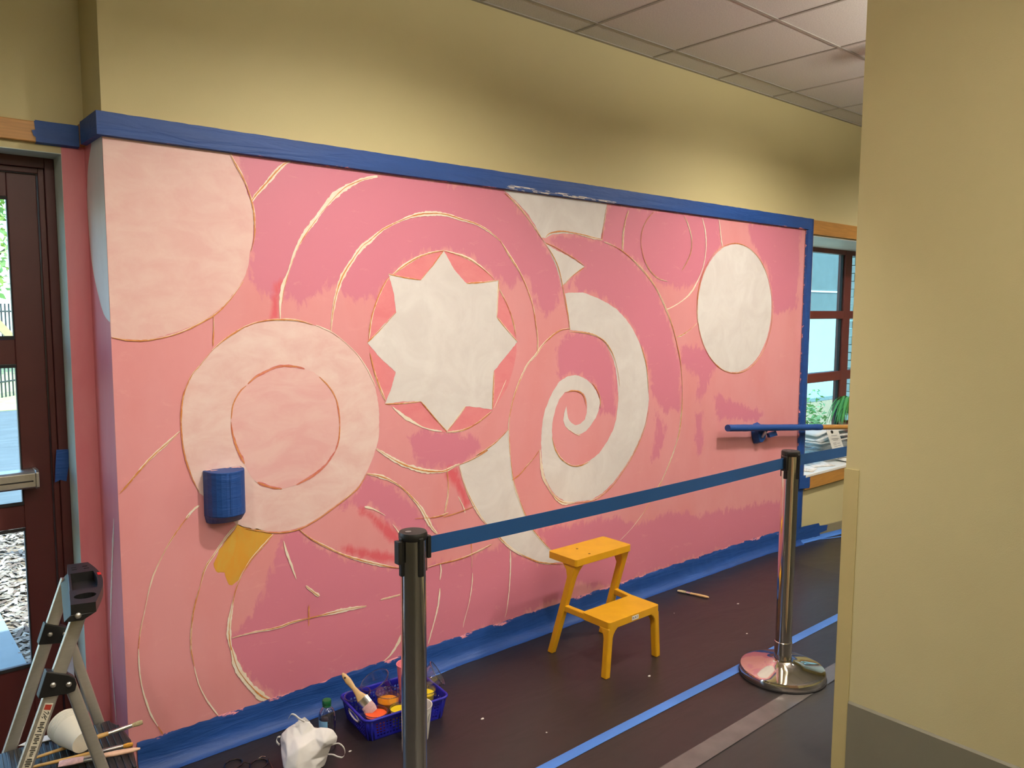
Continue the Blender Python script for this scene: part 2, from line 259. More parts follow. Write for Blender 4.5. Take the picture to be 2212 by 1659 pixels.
LINES = [([(-1.781,2.267),(-1.759,2.226),(-1.732,2.179),(-1.711,2.126),(-1.698,2.077),(-1.693,2.021),(-1.696,1.964),(-1.71,1.912)],0.014,1),([(-1.744,1.798),(-1.78,1.749),(-1.821,1.702),(-1.861,1.668),(-1.912,1.64),(-1.961,1.616),(-2.024,1.595),(-2.091,1.583),(-2.155,1.584),(-2.208,1.595)],0.008,1),([(-1.707,2.092),(-1.682,2.128),(-1.645,2.169),(-1.608,2.213),(-1.57,2.251),(-1.544,2.264)],0.026,1),([(-1.86,1.677),(-1.861,1.623),(-1.865,1.555)],0.006,1),([(-1.6,1.651),(-1.598,1.714),(-1.585,1.781),(-1.559,1.848),(-1.53,1.923),(-1.496,1.984),(-1.446,2.047),(-1.395,2.112),(-1.334,2.17),(-1.264,2.212),(-1.21,2.237),(-1.154,2.252)],0.03,0),([(-1.592,1.714),(-1.577,1.788),(-1.522,1.931),(-1.438,2.052),(-1.326,2.175),(-1.246,2.221),(-1.174,2.247)],0.004,2),([(-1.383,1.603),(-1.374,1.669),(-1.355,1.755),(-1.323,1.833),(-1.278,1.897),(-1.232,1.954),(-1.196,1.98),(-1.131,2.031),(-1.045,2.074),(-0.966,2.104),(-0.885,2.119),(-0.802,2.121),(-0.717,2.107),(-0.628,2.092),(-0.548,2.062),(-0.478,2.022)],0.026,1),([(-0.478,2.022),(-0.418,1.952),(-0.356,1.881),(-0.305,1.799),(-0.266,1.714),(-0.246,1.629),(-0.232,1.552),(-0.231,1.475)],0.018,1),([(-0.455,2.252),(-0.383,2.209),(-0.321,2.16),(-0.257,2.1),(-0.205,2.047)],0.014,1),([(-0.205,2.049),(-0.152,1.993),(-0.098,1.919),(-0.062,1.823),(-0.041,1.745),(-0.019,1.667),(-0.003,1.587)],0.01,1),([(-1.086,1.842),(-1.027,1.883),(-0.958,1.921),(-0.886,1.946),(-0.813,1.96)],0.016,1),([(-0.813,1.961),(-0.695,1.938),(-0.617,1.906),(-0.548,1.864),(-0.507,1.831)],0.016,1),([(-0.487,1.795),(-0.438,1.723),(-0.401,1.649),(-0.379,1.569)],0.014,1),([(-0.439,1.351),(-0.475,1.288),(-0.517,1.216)],0.006,0),([(-0.532,1.201),(-0.616,1.155),(-0.707,1.127),(-0.801,1.126)],0.016,1),([(-0.828,1.133),(-0.912,1.154),(-0.974,1.184),(-1.034,1.221),(-1.092,1.268)],0.02,0),([(-1.128,1.298),(-1.158,1.366),(-1.185,1.441),(-1.201,1.507)],0.014,1),([(-1.205,1.568),(-1.191,1.653),(-1.162,1.733),(-1.124,1.803),(-1.095,1.836)],0.014,1),([(-0.684,1.816),(-0.588,1.822),(-0.489,1.834)],0.01,1),([(-0.489,1.834),(-0.495,1.744),(-0.5,1.658)],0.01,1),([(-0.5,1.658),(-0.434,1.595),(-0.366,1.536)],0.01,1),([(-0.517,1.397),(-0.521,1.301),(-0.525,1.21)],0.01,1),([(-0.69,1.239),(-0.745,1.181),(-0.799,1.13)],0.01,1),([(-0.799,1.13),(-0.872,1.204),(-0.942,1.28)],0.01,1),([(-0.942,1.28),(-1.037,1.279),(-1.129,1.283)],0.01,1),([(-1.213,1.552),(-1.141,1.613),(-1.068,1.681)],0.01,1),([(-1.105,1.845),(-1.023,1.832),(-0.938,1.824)],0.01,1),([(-0.938,1.824),(-0.876,1.888),(-0.813,1.96)],0.01,1),([(-0.184,2.056),(-0.159,2.076),(-0.108,2.089),(-0.036,2.094),(0.071,2.087),(0.159,2.077),(0.236,2.07)],0.02,1),([(0.265,2.248),(0.253,2.187),(0.239,2.125),(0.234,2.07)],0.012,1),([(-0.18,2.03),(-0.117,2.013),(-0.045,1.987),(0.03,1.959),(0.101,1.925)],0.01,1),([(0.096,1.918),(0.042,1.888),(-0.011,1.856),(-0.052,1.82)],0.01,1),([(0.25,2.06),(0.332,2.041),(0.416,2.01),(0.515,1.958),(0.619,1.888),(0.699,1.816),(0.775,1.724),(0.826,1.647),(0.87,1.569),(0.909,1.473),(0.94,1.384),(0.959,1.277),(0.967,1.188)],0.018,1),([(0.966,1.206),(0.966,1.099),(0.962,1.052),(0.943,0.946),(0.891,0.829),(0.837,0.742),(0.784,0.67),(0.731,0.613),(0.679,0.557),(0.617,0.497)],0.016,1),([(0.627,0.506),(0.545,0.446),(0.484,0.408),(0.424,0.378)],0.007,0),([(0.443,2.243),(0.417,2.184),(0.403,2.112),(0.398,2.015)],0.024,1),([(0.66,2.256),(0.596,2.198),(0.56,2.138),(0.552,2.073),(0.57,2.009),(0.604,1.954),(0.657,1.906),(0.723,1.875),(0.8,1.863)],0.012,1),([(0.94,2.253),(0.984,2.201),(1.016,2.134),(1.019,2.065),(0.993,2.004),(0.932,1.932)],0.012,1),([(1.119,2.254),(1.151,2.185),(1.166,2.102),(1.159,2.017),(1.127,1.93),(1.067,1.844),(1.001,1.784),(0.921,1.741),(0.829,1.707),(0.79,1.699)],0.016,0),([(1.289,2.263),(1.307,2.205),(1.32,2.145),(1.338,2.094)],0.016,0),([(0.896,1.533),(0.969,1.552),(1.051,1.589),(1.099,1.619)],0.016,1),([(1.941,1.71),(1.939,1.641),(1.927,1.574),(1.902,1.51),(1.868,1.452),(1.824,1.401),(1.772,1.358),(1.713,1.325),(1.65,1.301),(1.584,1.289),(1.517,1.287),(1.45,1.295),(1.385,1.314),(1.324,1.342),(1.268,1.378),(1.219,1.421),(1.176,1.471),(1.142,1.525),(1.116,1.584),(1.099,1.645),(1.092,1.707),(1.094,1.769),(1.105,1.829),(1.125,1.887),(1.154,1.94),(1.192,1.989),(1.236,2.032),(1.288,2.067),(1.345,2.094),(1.406,2.112),(1.471,2.121),(1.537,2.119),(1.603,2.108),(1.667,2.086),(1.729,2.054),(1.785,2.014),(1.835,1.964),(1.876,1.908),(1.909,1.845),(1.93,1.779),(1.941,1.71)],0.008,1),([(-0.001,1.598),(-0.08,1.587),(-0.152,1.548),(-0.202,1.512),(-0.242,1.469),(-0.301,1.42),(-0.344,1.356),(-0.377,1.292),(-0.405,1.222),(-0.401,1.222),(-0.413,1.188),(-0.421,1.124),(-0.419,1.053),(-0.411,0.964)],0.02,1),([(-0.006,1.581),(0.103,1.573),(0.193,1.556),(0.274,1.515),(0.341,1.437),(0.376,1.35),(0.394,1.267)],0.014,1),([(-0.411,0.964),(-0.399,0.879),(-0.379,0.804),(-0.343,0.72),(-0.311,0.654),(-0.262,0.572),(-0.204,0.505),(-0.132,0.434),(-0.08,0.392)],0.02,1),([(-0.401,0.843),(-0.348,0.866),(-0.301,0.902),(-0.253,0.938),(-0.213,0.976)],0.006,1),([(-0.209,0.976),(-0.202,0.902),(-0.187,0.838),(-0.153,0.777),(-0.101,0.713),(-0.04,0.672),(0.048,0.657)],0.03,1),([(0.048,0.657),(0.176,0.647),(0.27,0.669),(0.356,0.713),(0.443,0.786),(0.522,0.865),(0.582,0.948),(0.626,1.026),(0.652,1.114)],0.01,1),([(0.647,1.226),(0.638,1.295),(0.622,1.38),(0.594,1.448),(0.567,1.499)],0.01,1),([(-0.125,1.034),(-0.106,0.977),(-0.072,0.926),(-0.028,0.889),(0.027,0.862),(0.09,0.856),(0.162,0.869)],0.01,1),([(0.164,1.305),(0.208,1.263),(0.235,1.213),(0.242,1.156)],0.01,1),([(-0.02,1.08),(0.015,1.052),(0.06,1.028),(0.087,1.022)],0.014,0),([(-0.023,1.262),(0.02,1.267),(0.075,1.257),(0.109,1.23),(0.127,1.181)],0.008,1),([(-1.175,1.091),(-1.109,1.046),(-1.051,1.011),(-0.992,0.984),(-0.917,0.959),(-0.823,0.945),(-0.767,0.957),(-0.726,0.967)],0.026,1),([(-0.726,0.965),(-0.643,0.983),(-0.557,1.014),(-0.626,0.995),(-0.561,1.022),(-0.502,1.05),(-0.45,1.086),(-0.424,1.105)],0.012,1),([(-0.728,0.96),(-0.71,0.897),(-0.685,0.833),(-0.643,0.758),(-0.591,0.681),(-0.539,0.622),(-0.494,0.579),(-0.43,0.517),(-0.374,0.473),(-0.289,0.421),(-0.21,0.382),(-0.12,0.355),(-0.005,0.327)],0.016,1),([(-1.221,0.987),(-1.152,0.965),(-1.088,0.931),(-1.038,0.892),(-0.994,0.847),(-0.949,0.795),(-0.918,0.744),(-0.888,0.692),(-0.857,0.654)],0.026,1),([(-0.803,0.963),(-0.792,0.882),(-0.796,0.816),(-0.812,0.749)],0.016,1),([(-0.792,0.742),(-0.84,0.736),(-0.895,0.737)],0.018,1),([(-0.895,0.737),(-0.98,0.748)],0.003,2),([(-0.824,0.728),(-0.743,0.734),(-0.635,0.75)],0.003,2),([(-0.735,0.814),(-0.702,0.754),(-0.694,0.726)],0.014,0),([(-1.547,0.808),(-1.511,0.77),(-1.462,0.731),(-1.399,0.689),(-1.348,0.657),(-1.281,0.622),(-1.199,0.586),(-1.114,0.552),(-1.041,0.53)],0.018,1),([(-1.608,0.765),(-1.597,0.717),(-1.58,0.667),(-1.558,0.595)],0.016,0),([(-1.516,0.558),(-1.488,0.528),(-1.457,0.499)],0.022,1),([(-1.828,0.421),(-1.756,0.421),(-1.64,0.413),(-1.58,0.418),(-1.506,0.416),(-1.424,0.413),(-1.325,0.409),(-1.235,0.4)],0.026,1),([(-1.163,0.412),(-1.116,0.411),(-1.045,0.41)],0.012,1),([(-1.505,0.473),(-1.508,0.383)],0.003,2),([(-0.841,0.51),(-0.835,0.475),(-0.842,0.429)],0.016,0),([(-0.842,0.389),(-0.85,0.323),(-0.867,0.26),(-0.891,0.192),(-0.911,0.136)],0.014,0),([(-0.657,0.575),(-0.652,0.512),(-0.653,0.446)],0.01,1),([(-0.649,0.421),(-0.652,0.365),(-0.669,0.279),(-0.694,0.208),(-0.707,0.163)],0.01,0),([(-0.407,0.483),(-0.407,0.382),(-0.415,0.275),(-0.429,0.183),(-0.442,0.143)],0.014,0),([(-0.912,0.505),(-0.849,0.508),(-0.727,0.507),(-0.643,0.517),(-0.53,0.54)],0.012,1),([(-1.048,0.234),(-1.075,0.189),(-1.112,0.147),(-1.149,0.126),(-1.192,0.116)],0.022,0),([(-1.237,0.845),(-1.189,0.825),(-1.133,0.787)],0.02,0),([(-1.098,0.743),(-1.076,0.714),(-1.055,0.681)],0.024,0),([(-1.935,0.963),(-1.96,0.948),(-1.985,0.921)],0.012,0),([(-1.973,0.934),(-2.009,0.892),(-2.045,0.844),(-2.074,0.796),(-2.104,0.736),(-2.123,0.68),(-2.139,0.612),(-2.156,0.544),(-2.166,0.475)],0.008,1),([(-2.166,0.475),(-2.166,0.409),(-2.161,0.34),(-2.147,0.268),(-2.13,0.207),(-2.111,0.163)],0.012,0),([(-2.111,0.163),(-2.094,0.125)],0.003,2),([(-1.793,0.869),(-1.844,0.818),(-1.883,0.769),(-1.92,0.721),(-1.94,0.662)],0.014,1),([(-1.94,0.662),(-1.967,0.575),(-1.98,0.497),(-1.983,0.423),(-1.974,0.351)],0.007,1),([(-1.974,0.351),(-1.959,0.276),(-1.931,0.203),(-1.89,0.127)],0.01,0),([(-1.651,0.801),(-1.699,0.758),(-1.746,0.715),(-1.779,0.671)],0.014,1),([(-1.779,0.671),(-1.807,0.612),(-1.824,0.546),(-1.836,0.484),(-1.839,0.427),(-1.833,0.373)],0.022,1),([(-1.834,0.393),(-1.815,0.309),(-1.791,0.255),(-1.754,0.197),(-1.715,0.147),(-1.676,0.117)],0.04,1),([(-2.206,1.051),(-2.177,1.08),(-2.144,1.116),(-2.093,1.168),(-2.042,1.209),(-1.995,1.249)],0.012,1),([(-1.766,0.846),(-1.688,0.817),(-1.621,0.801),(-1.545,0.8),(-1.466,0.824),(-1.392,0.86),(-1.331,0.892),(-1.268,0.931),(-1.22,0.993)],0.012,1),([(-1.175,1.362),(-1.213,1.437),(-1.259,1.501),(-1.319,1.557),(-1.378,1.599),(-1.449,1.629)],0.01,0),([(-1.463,1.631),(-1.526,1.648),(-1.6,1.652),(-1.66,1.649),(-1.718,1.636),(-1.775,1.609),(-1.826,1.576),(-1.869,1.541)],0.012,1),([(-1.869,1.541),(-1.913,1.488),(-1.945,1.452),(-1.973,1.393),(-1.985,1.34),(-1.99,1.281),(-1.988,1.215),(-1.979,1.148),(-1.958,1.073),(-1.933,1.014)],0.008,1)]
RINGLINES = [([(-1.737,1.406),(-1.705,1.432),(-1.658,1.453),(-1.605,1.469),(-1.537,1.464),(-1.502,1.453)],0.014),([(-1.439,1.418),(-1.397,1.376),(-1.364,1.32),(-1.351,1.251),(-1.349,1.209)],0.012),([(-1.372,1.102),(-1.418,1.05),(-1.476,1.013),(-1.548,0.985)],0.01),([(-1.61,0.978),(-1.657,0.992),(-1.709,1.018)],0.012),([(-1.759,1.099),(-1.785,1.159),(-1.802,1.221),(-1.806,1.265)],0.012),([(-1.806,1.277),(-1.796,1.332),(-1.77,1.377),(-1.744,1.4)],0.006),([(-1.349,1.209),(-1.355,1.148),(-1.372,1.102)],0.006)]
DARK = [[(-1.667,2.279),(-1.155,2.274),(-0.455,2.274),(-0.205,2.047),(-0.084,1.9),(-0.055,1.804),(-0.108,1.706),(-0.188,1.667),(-0.253,1.724),(-0.293,1.837),(-0.38,1.843),(-0.405,1.797),(-0.501,1.84),(-0.56,1.883),(-0.673,1.949),(-0.813,1.964),(-0.937,1.937),(-1.066,1.865),(-1.124,1.799),(-1.181,1.749),(-1.29,1.74),(-1.342,1.77),(-1.376,1.793),(-1.444,1.746),(-1.527,1.692),(-1.573,1.759),(-1.621,1.728),(-1.666,1.757),(-1.703,1.8),(-1.721,1.942),(-1.717,2.084),(-1.741,2.249)],[(-1.006,1.091),(-0.992,1.051),(-0.947,0.988),(-0.847,0.962),(-0.767,0.959),(-0.66,0.979),(-0.6,1.033),(-0.643,1.092),(-0.767,1.131),(-0.923,1.146),(-1.013,1.13)],[(-0.169,2.054),(-0.056,2.075),(0.159,2.066),(0.332,2.037),(0.516,1.95),(0.672,1.832),(0.783,1.69),(0.871,1.543),(0.934,1.367),(0.959,1.099),(0.806,1.077),(0.68,1.207),(0.648,1.379),(0.58,1.499),(0.475,1.632),(0.34,1.729),(0.188,1.79),(-0.031,1.801),(0.011,1.847),(0.107,1.922),(0.009,1.967),(-0.107,2.014)],[(0.259,2.266),(1.276,2.288),(1.315,2.093),(1.203,1.984),(1.135,1.905),(0.931,1.824),(0.746,1.853),(0.643,1.914),(0.543,1.965),(0.4,2.013),(0.241,2.072)],[(1.6,2.251),(2.276,2.281),(2.262,1.713),(1.956,1.664),(1.883,1.975),(1.759,2.062),(1.655,2.147)],[(-0.233,0.56),(0.006,0.542),(0.38,0.53),(0.588,0.424),(0.859,0.463),(1.157,0.398),(1.826,0.366),(2.453,0.31),(2.475,0.03),(1.44,0.12),(0.361,0.129),(0.011,0.21),(0.027,0.331),(-0.132,0.434)],[(-1.62,0.761),(-1.646,0.652),(-1.683,0.574),(-1.742,0.514),(-1.831,0.419),(-1.829,0.368),(-1.804,0.293),(-1.734,0.184),(-1.671,0.117),(-1.462,0.115),(-1.192,0.106),(-0.907,0.115),(-0.41,0.119),(0.008,0.151),(0.006,0.315),(-0.279,0.413),(-0.449,0.52),(-0.643,0.503),(-0.849,0.498),(-1.041,0.527),(-1.255,0.598),(-1.387,0.668),(-1.547,0.794)],[(-1.221,0.98),(-1.11,0.934),(-1.001,0.842),(-0.919,0.737),(-0.872,0.67),(-0.919,0.665),(-1.055,0.69),(-1.126,0.78),(-1.182,0.833),(-1.278,0.861),(-1.35,0.866),(-1.277,0.915)],[(-0.069,1.538),(0.015,1.571),(0.147,1.565),(0.263,1.507),(0.336,1.409),(0.375,1.285),(0.367,1.113),(0.248,1.123),(0.235,1.205),(0.199,1.279),(0.107,1.347),(0.019,1.367),(-0.066,1.341),(-0.109,1.411)],[(0.945,1.49),(1.2,1.448),(1.323,1.346),(1.238,1.253),(1.157,1.117),(1.111,1.173),(1.135,1.276),(1.034,1.325),(0.948,1.397)],[(1.303,1.16),(1.687,1.049),(1.896,0.985),(1.812,0.934),(1.325,1.014)],[(0.714,1.109),(0.828,0.993),(0.778,0.835),(0.682,0.79),(0.72,0.947)],[(1.116,1.039),(1.176,1.057),(1.197,0.86),(1.151,0.791),(1.11,0.907)]]
RED_P = [[(-0.783,0.964),(-0.743,0.949),(-0.718,0.885),(-0.685,0.826),(-0.656,0.767),(-0.694,0.749),(-0.718,0.804),(-0.759,0.871),(-0.8,0.923)],[(-1.258,0.833),(-1.217,0.82),(-1.155,0.772),(-1.084,0.709),(-1.048,0.663),(-1.055,0.614),(-1.099,0.66),(-1.169,0.724),(-1.21,0.788),(-1.258,0.818)],[(-1.354,0.692),(-1.321,0.685),(-1.24,0.651),(-1.142,0.625),(-1.056,0.594),(-1.049,0.554),(-1.143,0.58),(-1.24,0.62),(-1.328,0.653),(-1.351,0.673)],[(-0.782,1.948),(-0.717,1.934),(-0.617,1.881),(-0.548,1.839),(-0.662,1.827),(-0.717,1.86)],[(-1.095,1.816),(-1.073,1.685),(-1.145,1.62),(-1.192,1.58),(-1.182,1.661),(-1.144,1.742)],[(-1.184,1.507),(-1.09,1.42),(-1.101,1.371),(-1.135,1.332),(-1.162,1.383)],[(-1.618,1.795),(-1.594,1.796),(-1.605,1.72),(-1.616,1.655),(-1.64,1.655)]]
RET = [(0.147,2.258),(0.199,2.2),(0.227,2.133),(0.237,2.083),(0.235,1.98),(0.207,1.849),(0.143,1.745),(0.076,1.674),(-0.005,1.645)]
RETLINE = [(0.066,0.947),(0.121,0.763),(0.181,0.516),(0.185,0.335),(0.164,0.143)]
# ------------------------------------------------------------------ materials
PINK_L, PINK_D, RED = lin('#e0989a'), lin('#d37d91'), lin('#d9626c')
m_wall = simple('painted_drywall_yellow', '#cbbf8e', .62, var=.015, scale=2, bump=.25, bscale=260, bdist=.0015)
m_white_jamb = simple('painted_jamb_pale_green', '#ccd6cc', .5, var=.03, scale=5)
m_white = simple('painted_white', '#e8e6df', .55, var=.03, scale=6)
m_wood = simple('honey_oak', '#b88440', .42, var=.16, scale=14, stretch=(.6, 6, 12))
m_red_metal = simple('dark_red_painted_metal', '#4c1c1a', .45, var=.05, scale=8)
m_red_frame = simple('red_brown_painted_frame', '#6e3029', .45, var=.05, scale=8)
m_black = simple('black_plastic', '#161514', .45, var=.1, scale=40, bump=.1, bscale=900, bdist=.0003)
m_rubber = simple('black_rubber', '#1c1a1a', .7, var=.1, scale=40)
m_steel = simple('polished_stainless', (.78, .75, .70), .07, 1, var=.02, scale=3)
m_alu = simple('brushed_aluminium', (.60, .58, .54), .36, .9, var=.05, scale=40, stretch=(1, 1, 8))
m_alu2 = simple('push_bar_aluminium', (.62, .60, .56), .32, .9, var=.05, scale=60)
m_base = simple('grey_vinyl_base', '#8d8468', .5, var=.04, scale=6)
m_base2 = simple('grey_vinyl_base_dark', '#7d7863', .45, var=.03, scale=6)
m_guard = simple('corner_guard_vinyl', '#c0b078', .5, var=.03, scale=6)
m_tile = None
m_gridbar = simple('ceiling_grid_enamel', '#aaa49b', .5, var=.02)
m_belt = simple('navy_webbing', '#0a4479', .8, var=.05, scale=300, bump=.2, bscale=900, bdist=.0004)
m_yellow_plastic = simple('golden_yellow_plastic', '#d29a0d', .5, var=.06, scale=12, bump=.15, bscale=700, bdist=.0004)
m_basket = simple('royal_blue_plastic', '#1d1f9e', .35, var=.05)
m_bag = simple('white_fabric', '#e6e2de', .8, var=.03, scale=15)
m_green = simple('dark_green_plastic', '#0d5a33', .4, var=.06)
m_handle = simple('pale_birch', '#d2ae78', .5, var=.1, scale=40, stretch=(1, 1, 1))
m_handle2 = simple('varnished_birch', '#c39a58', .4, var=.14, scale=40)
m_handle3 = simple('pink_stained_birch', '#d9b093', .5, var=.14, scale=40)
m_ferrule = simple('tin_ferrule', (.72, .71, .69), .25, 1, var=.12, scale=120)
m_bristle = simple('natural_bristle', '#b5a680', .8, var=.2, scale=200)
m_bristle_pink = simple('pink_coated_bristle', '#c9a3a0', .7, var=.15, scale=120)
m_bristle_gold = simple('golden_bristle', '#c98f2c', .7, var=.2, scale=150)
m_paper = simple('paper_cup_cream', '#d9d3c0', .75, var=.03)
m_white_plastic = simple('white_plastic', '#dcd9d2', .4, var=.04)
m_clear = glass_mat('clear_plastic', (.93, .94, .95), 1.6, .03)
m_pet = glass_mat('clear_bottle_plastic', (.70, .74, .79), 2.6, .08)
m_pane = glass_mat('door_glass', (.80, .93, .96), .8)
m_pane_c = glass_mat('cyan_tinted_glass', (.70, .93, .93), .8)
m_gold_paint = simple('orange_yellow_paint', '#e08a00', .3, var=.08, scale=20)
m_yel_paint = simple('bright_yellow_paint', '#eed21a', .3, var=.08, scale=20)
m_or_paint = simple('coral_orange_paint', '#f2622e', .35, var=.08, scale=20)
m_pink_paint = simple('pink_paint', '#e98793', .35, var=.06, scale=20)
m_cyan_line = simple('pale_edge', '#dfe4e4', .5)

# painter's tape: crêpe wrinkles, and smears of the mural's pink where the brush ran over
def tape_mat(name, c, smear=None):
    t = NT(name); c = lin(c)
    v = t.coord((1, 1, 1))
    base = t.ramp(t.noise(6, t.coord((.5, 1, 5)), 5), .25, .75, tuple(x*.85 for x in c), tuple(x*1.12 for x in c))
    if smear is not None:
        at = t.node('ShaderNodeAttribute'); at.attribute_name = 'smear'
        k = t.math('ADD', at.outputs['Fac'], t.math('MULTIPLY', t.math('SUBTRACT', t.noise(22, t.coord((.35, 1, 1)), 5, .65), .5), 1.5))
        base = t.mix(t.ramp(k, .62, .68), base, smear)
    t.color(base); t.set(.55)
    t.bump(t.noise(9, t.coord((.35, 1, 3)), 4, .6, .8), .5, .01)
    return t.m
m_tape = tape_mat('blue_painters_tape', '#16458a')
m_tape_p = tape_mat('blue_painters_tape_smeared_pink', '#15448a', lin('#e8959d'))
m_tape_f = tape_mat('bright_blue_floor_tape', '#4a7fd0')
m_tape_clear = simple('clear_packing_tape', '#5f5a58', .25, var=.12, scale=12)

# mural paint
def mural_base():
    t = NT('mural_pink_base_coat')
    ad = t.node('ShaderNodeAttribute'); ad.attribute_name = 'dark'
    ar = t.node('ShaderNodeAttribute'); ar.attribute_name = 'red'
    big = t.noise(3.2, t.coord((1, 1, .45)), 5, .6)
    fine = t.noise(20, t.coord((1.1, 1, .45)), 5, .68, .8)
    e = t.math('ADD', t.math('MULTIPLY', t.math('SUBTRACT', fine, .5), .17), t.math('MULTIPLY', t.math('SUBTRACT', big, .5), .06))
    kd = t.math('ADD', ad.outputs['Fac'], e)
    light = t.mix(t.ramp(big, .40, .66), PINK_L, lin('#dd8f90'))
    col = t.mix(t.ramp(t.math('ADD', t.math('MULTIPLY', kd, 12), .5), .36, .64), light, PINK_D)
    kr = t.math('ADD', t.math('MULTIPLY', t.math('ADD', ar.outputs['Fac'], t.math('MULTIPLY', e, .35)), 16), .5)
    col = t.mix(t.ramp(kr, .3, .7), col, RED)
    br = t.noise(9, t.coord((1, 1, 2.6)), 6, .7, .6)          # broad brush marks
    col = t.mix(t.ramp(br, .60, .72, (0,)*3, (.35,)*3), col, lin('#eaa9a6'))
    t.color(col); t.set(.5)
    t.bump(t.noise(60, t.coord((1, 1, .4)), 4), .15, .001)
    return t.m
def paint(name, a, b, s=7, stretch=(1, 1, 1.8), dist=.5, c=None):
    t = NT(name); n = t.noise(s, t.coord(stretch), 6, .62, dist)
    col = t.ramp(n, .38, .66, lin(a), lin(b))
    n2 = t.noise(s*3, t.coord((stretch[2], 1, stretch[0])), 5, .7, .5)
    col = t.mix(t.ramp(n2, .58, .75, (0,)*3, (.45,)*3), col, lin(c or b))
    t.color(col); t.set(.5); t.bump(t.noise(70, t.coord((1, 1, .5)), 4), .2, .001)
    return t.m
m_mural = mural_base()
m_pale = paint('pale_pink_paint', '#e3b5ae', '#e9c6bc')
m_ring = paint('pale_blush_paint', '#e3bbb4', '#ebcfc6')
m_ringc = paint('blush_center_paint', '#e3aeab', '#e8bfb8', 5, (1, 1, 2.5), .8)
m_whitep = paint('white_paint', '#dad2cd', '#e5dfda', 5, (1, 1, 1), .9, '#d8ccc8')
m_ret_white = paint('white_paint_return', '#e2dedc', '#ece8e6', 8, (1, 1, .3))
m_disc = paint('coral_pink_paint', '#df7f86', '#e58f92', 6)
m_cream = paint('cream_undercoat', '#f0dfc4', '#f3e9da', 20)
m_orange = paint('burnt_orange_line', '#cc7c3c', '#dc9c5c', 30)
m_rose = paint('rose_line', '#cf6a66', '#d8888a', 30)
m_ochre = paint('ochre_yellow_paint', '#d79a34', '#cfa646', 12, (1, 1, .5), 1)

def floor_mat(name, a, b, rough=.38):
    t = NT(name); n = t.noise(1.3, t.coord(), 4); f = t.noise(30, t.coord(), 3)
    t.color(t.mix(.25, t.ramp(n, .3, .7, lin(a), lin(b)), t.ramp(f, .3, .7, lin(a), lin(b))))
    t.set(rough); t.bump(t.noise(2.2, t.coord((1, 2.5, 1)), 3, .5, .6), .25, .02)
    return t.m
m_floor = floor_mat('dark_rubber_floor', '#302e2d', '#363433', .42)
m_floor_paper = floor_mat('dark_floor_paper', '#211d1d', '#282322', .36)
def tile_mat():
    t = NT('acoustic_tile'); v = t.coord()
    n = t.noise(160, v, 3, .7); t.color(t.ramp(n, .3, .62, lin('#cbc6bf'), lin('#e4e1da'))); t.set(.9); t.bump(n, .35, .003)
    return t.m
m_tile = tile_mat()

# ------------------------------------------------------------------ the room shell
XL, XR, YD = -2.21, 2.42, .25
# floor: flat, then a ramp going down to the right from x = 1.9
def zf(x): return 0 if x < 1.9 else -(x-1.9)*.058
b = MB()
b.add([(-6, -6, 0), (1.9, -6, 0), (1.9, .62, 0), (-6, .62, 0), (6.5, -6, zf(6.5)), (6.5, .62, zf(6.5))], [(0, 1, 2, 3), (1, 4, 5, 2)])
b.add([(-6, -6, -.4), (6.5, -6, -.4), (6.5, .62, -.4), (-6, .62, -.4)], [(3, 2, 1, 0)])
struct(b.build('floor', m_floor))
b = MB()
xs = [-2.2, 1.9, 6.0]
vs = []
for x in xs: vs += [(x, -1.24, zf(x)+.0015), (x, -.001, zf(x)+.0015)]
b.add(vs, [(0, 2, 3, 1), (2, 4, 5, 3)])
tag(b.build('floor_paper', m_floor_paper), 'dark protective paper covering the floor along the mural wall', 'floor paper')

b = MB(); b.box(XL, 0, -.35, XR, .62, 3.4)                                   # solid mural wall
b.box(XR, 0, -.4, 5.4, .62, .46); b.box(XR, 0, 2.235, 5.4, .62, 3.4); b.box(5.4, 0, -.4, 6.7, .62, 3.4)
wb = struct(b.build('wall_back', m_wall))
b = MB(); b.box(-2.285, YD, -.02, XL, .62, 2.235); b.box(-6, YD, 2.235, XL, .62, 3.4); b.box(-6, YD, -.02, -4.40, .62, 2.235)
wl_o = struct(b.build('wall_left', m_wall))
# pale jamb faces of the door opening (thin painted lining)
b = MB(); b.box(-2.2862, YD-.0005, 0, -2.2845, .415, 2.236); b.box(-4.40, YD-.0005, 2.2335, -2.285, .415, 2.2362)
struct(b.build('trim_1', m_white_jamb))
# right-hand wall end close to the camera
b = MB(); b.box(-.199, -6, 0, .10, -1.612, 3.4)
wr = struct(b.build('wall_right', m_wall))
b = MB()
b.prism([(-.2038, -1.6615), (-.2038, -1.6078), (-.15, -1.6078), (-.15, -1.6115), (-.1975, -1.6115), (-.1998, -1.6138), (-.1998, -1.6615)],
        lambda x, y: (x, y, 0), lambda x, y: (x, y, 1.135))
tag(b.build('corner_guard', m_guard, wr, bevel=.0015), 'yellow-beige vinyl corner guard')
b = MB(); b.prism([(-.1995, 0), (-.2065, 0), (-.2065, .274), (-.1995, .282)], lambda x, z: (x, -6, z), lambda x, z: (x, -1.6625, z))
struct(b.build('baseboard_right', m_base2))
# unseen sides of the room, so that light and reflections behave
b = MB(); b.box(-6.2, -6.2, -.1, 6.7, -6, 3.4); struct(b.build('wall_front', m_wall))
b = MB(); b.box(-6.2, -6, -.1, -6, .62, 3.4); struct(b.build('wall_far_left', m_wall))
b = MB(); b.box(6.5, -6, -.4, 6.7, .62, 3.4); struct(b.build('wall_far_right', m_wall))
b = MB(); b.box(-6.4, -6.4, 3.42, 6.9, .66, 3.55); struct(b.build('sun_block_roof', m_gridbar))  # unseen slab added to keep the sun out of the room

